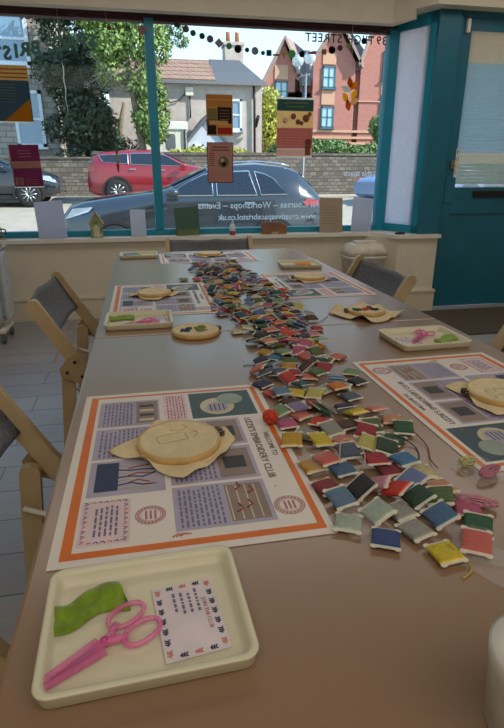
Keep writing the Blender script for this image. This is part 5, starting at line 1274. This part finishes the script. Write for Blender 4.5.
gable(7.5, 9.75, 6.0, 8.25, 34.0, 9, 0)
gable(10.2, 12.75, 7.1, 9.1, 33.0, 10, 0)
gable(13.1, 18.8, 7.1, 15.2, 33.0, 10, 0)
m = MB(); m.box(9.4, 24, 34.0, 42, .3, 6.3); m.box(12.7, 14.0, 33.4, 42, .3, 6.9); m.box(18, 26, 33.5, 42, .3, 7.6); m.box(7.6, 10.4, 34.0, 42, .3, 5.6)
m.build('wall', redb, t)
m = MB(); m.prism([(34.0, 6.3), (38, 8.6), (42, 6.3)], 16, Matrix(((0, 0, 1, 9.4), (1, 0, 0, 0), (0, 1, 0, 0), (0, 0, 0, 1)))); m.build('main_roof', MATS['brown grey roof tiles'], t)
m = MB(); m.box(12.8, 14.1, 33.2, 33.7, 6.75, 7.2); m.box(9.7, 10.25, 33.5, 34, 5.9, 6.35); m.build('valley_gutter', lead, t)
m = MB(); m.tube([(13.45, 33.45, 6.8), (13.45, 33.45, .5)], .07, 8); m.tube([(9.9, 33.85, 6.0), (9.9, 33.85, .5)], .07, 8); m.build('downpipe', lead, t)
for x0, x1, z0, z1, y in ((10.75, 11.55, 5.72, 6.85, 32.97), (10.75, 11.55, 3.6, 4.75, 32.97), (14.45, 15.35, 6.25, 7.75, 32.97), (14.45, 15.35, 4.25, 5.35, 32.97), (8.15, 8.95, 5.1, 6.15, 33.97), (13.1, 13.75, 3.95, 4.8, 33.57), (16.2, 17.1, 6.25, 7.75, 32.97), (16.2, 17.1, 4.25, 5.35, 32.97), (11.9, 12.5, 5.72, 6.85, 32.97) ):
    if x0 == 11.9: continue
    hwin(t, x0, x1, z0, z1, y, tealf, mat('sky reflecting glass', '9cc0d0', .1, spec=1.0), 2, 2, .08)
for x0, x1, z0, z1, y in ((10.75, 11.55, 4.85, 5.6, 32.95), (14.45, 15.35, 5.45, 6.15, 32.95), (8.15, 8.95, 6.25, 7.0, 33.95), (16.2, 17.1, 5.45, 6.15, 32.95), (10.75, 11.55, 6.95, 7.5, 32.95)): BX(x0, x1, y, y+.1, z0, z1).build('buff_panel', tanb, t)
for z in (3.35, 3.0, 2.68, 5.05): BX(10.2 if z < 5 else 13.0, 20, 32.93, 33.6, z, z+(.13 if z < 5 else .06)).build('buff_band', tanb, t)
BX(11.1, 12.8, 32.9, 33.3, 1.6, 2.35).build('opening_shade', mat('painted opening shade', '4a3a3a', .9), t); BX(13.2, 13.75, 33.5, 33.6, 1.5, 2.5).build('door', mat('pale door', 'b8b4a8', .6), t)  # solid dark box, the shade inside an opening put into its colour

# street lamp with two globes
t = thing('street_lamp', 'grey street lamp with two clear globes in front of the brick building', 'street lamp', (4.32, 14.6, .02))
lm = mat('lamp post grey', '7b8086', .5, .5)
MB().lathe([(.06, 0), (.05, .4), (.035, .5), (.03, 3.45)], n=12).build('pole', lm, t)
MB().tube([(-.22, 0, 3.30), (-.10, 0, 3.40), (.0, 0, 3.40), (.08, 0, 3.42), (.10, 0, 3.44)], .018, 6).build('arm', lm, t)
for x, z in ((-.22, 3.72), (.09, 3.80)):
    MB().lathe([(.15*sin(pi*k/12) + .0005, z - .15*cos(pi*k/12)) for k in range(13)], (x, 0, 0), 24, caps=False).build('globe', mat('frosted lamp globe', 'dfe8ee', .08, alpha=.45, spec=1.0), t)
    MB().lathe([(.045, z-.30), (.05, z-.20), (.075, z-.145)], (x, 0, 0), 12).build('globe_holder', lm, t); MB().lathe([(.001, z+.16), (.05, z+.145), (.06, z+.10)], (x, 0, 0), 12).build('globe_cap', lm, t)
# dark wrought planter / bicycle shape beyond the right post
t = thing('bicycle', 'black bicycle leaning outside by the right window post', 'bicycle', (4.05, 9.0, -.42)); t.rotation_euler = (0, 0, 1.15)
for x in (-.5, .5): 
    wh = MB().tube([(x + .33*cos(a), 0, .34 + .33*sin(a)) for a in [2*pi*k/28 for k in range(29)]], .018, 6, caps=False).build('wheel', rub, t)
    m = MB()
    for k in range(12): m.tube([(x, 0, .34), (x + .32*cos(k*pi/6), 0, .34 + .32*sin(k*pi/6))], .003, 4)
    m.build('spokes', lm, wh)
m = MB(); pts = dict(bb=(-.05, 0, .30), st=(-.2, 0, .85), ht=(.38, 0, .82), rw=(-.5, 0, .34), fw=(.5, 0, .34))
for a, b in (('bb', 'st'), ('bb', 'ht'), ('st', 'ht'), ('rw', 'bb'), ('rw', 'st'), ('fw', 'ht')): m.tube([pts[a], pts[b]], .016, 6)
m.build('frame', black, t); MB().tube([(.36, -.25, 1.0), (.36, -.1, .95), (.37, 0, .84), (.36, .1, .95), (.36, .25, 1.0)], .012, 6).build('handlebar', black, t)
BX(-.32, -.10, -.06, .06, .86, .90, bev=.02).build('saddle', black, t); BX(-.62, -.3, -.14, .14, .62, .72, bev=.01).build('carrier', black, t)
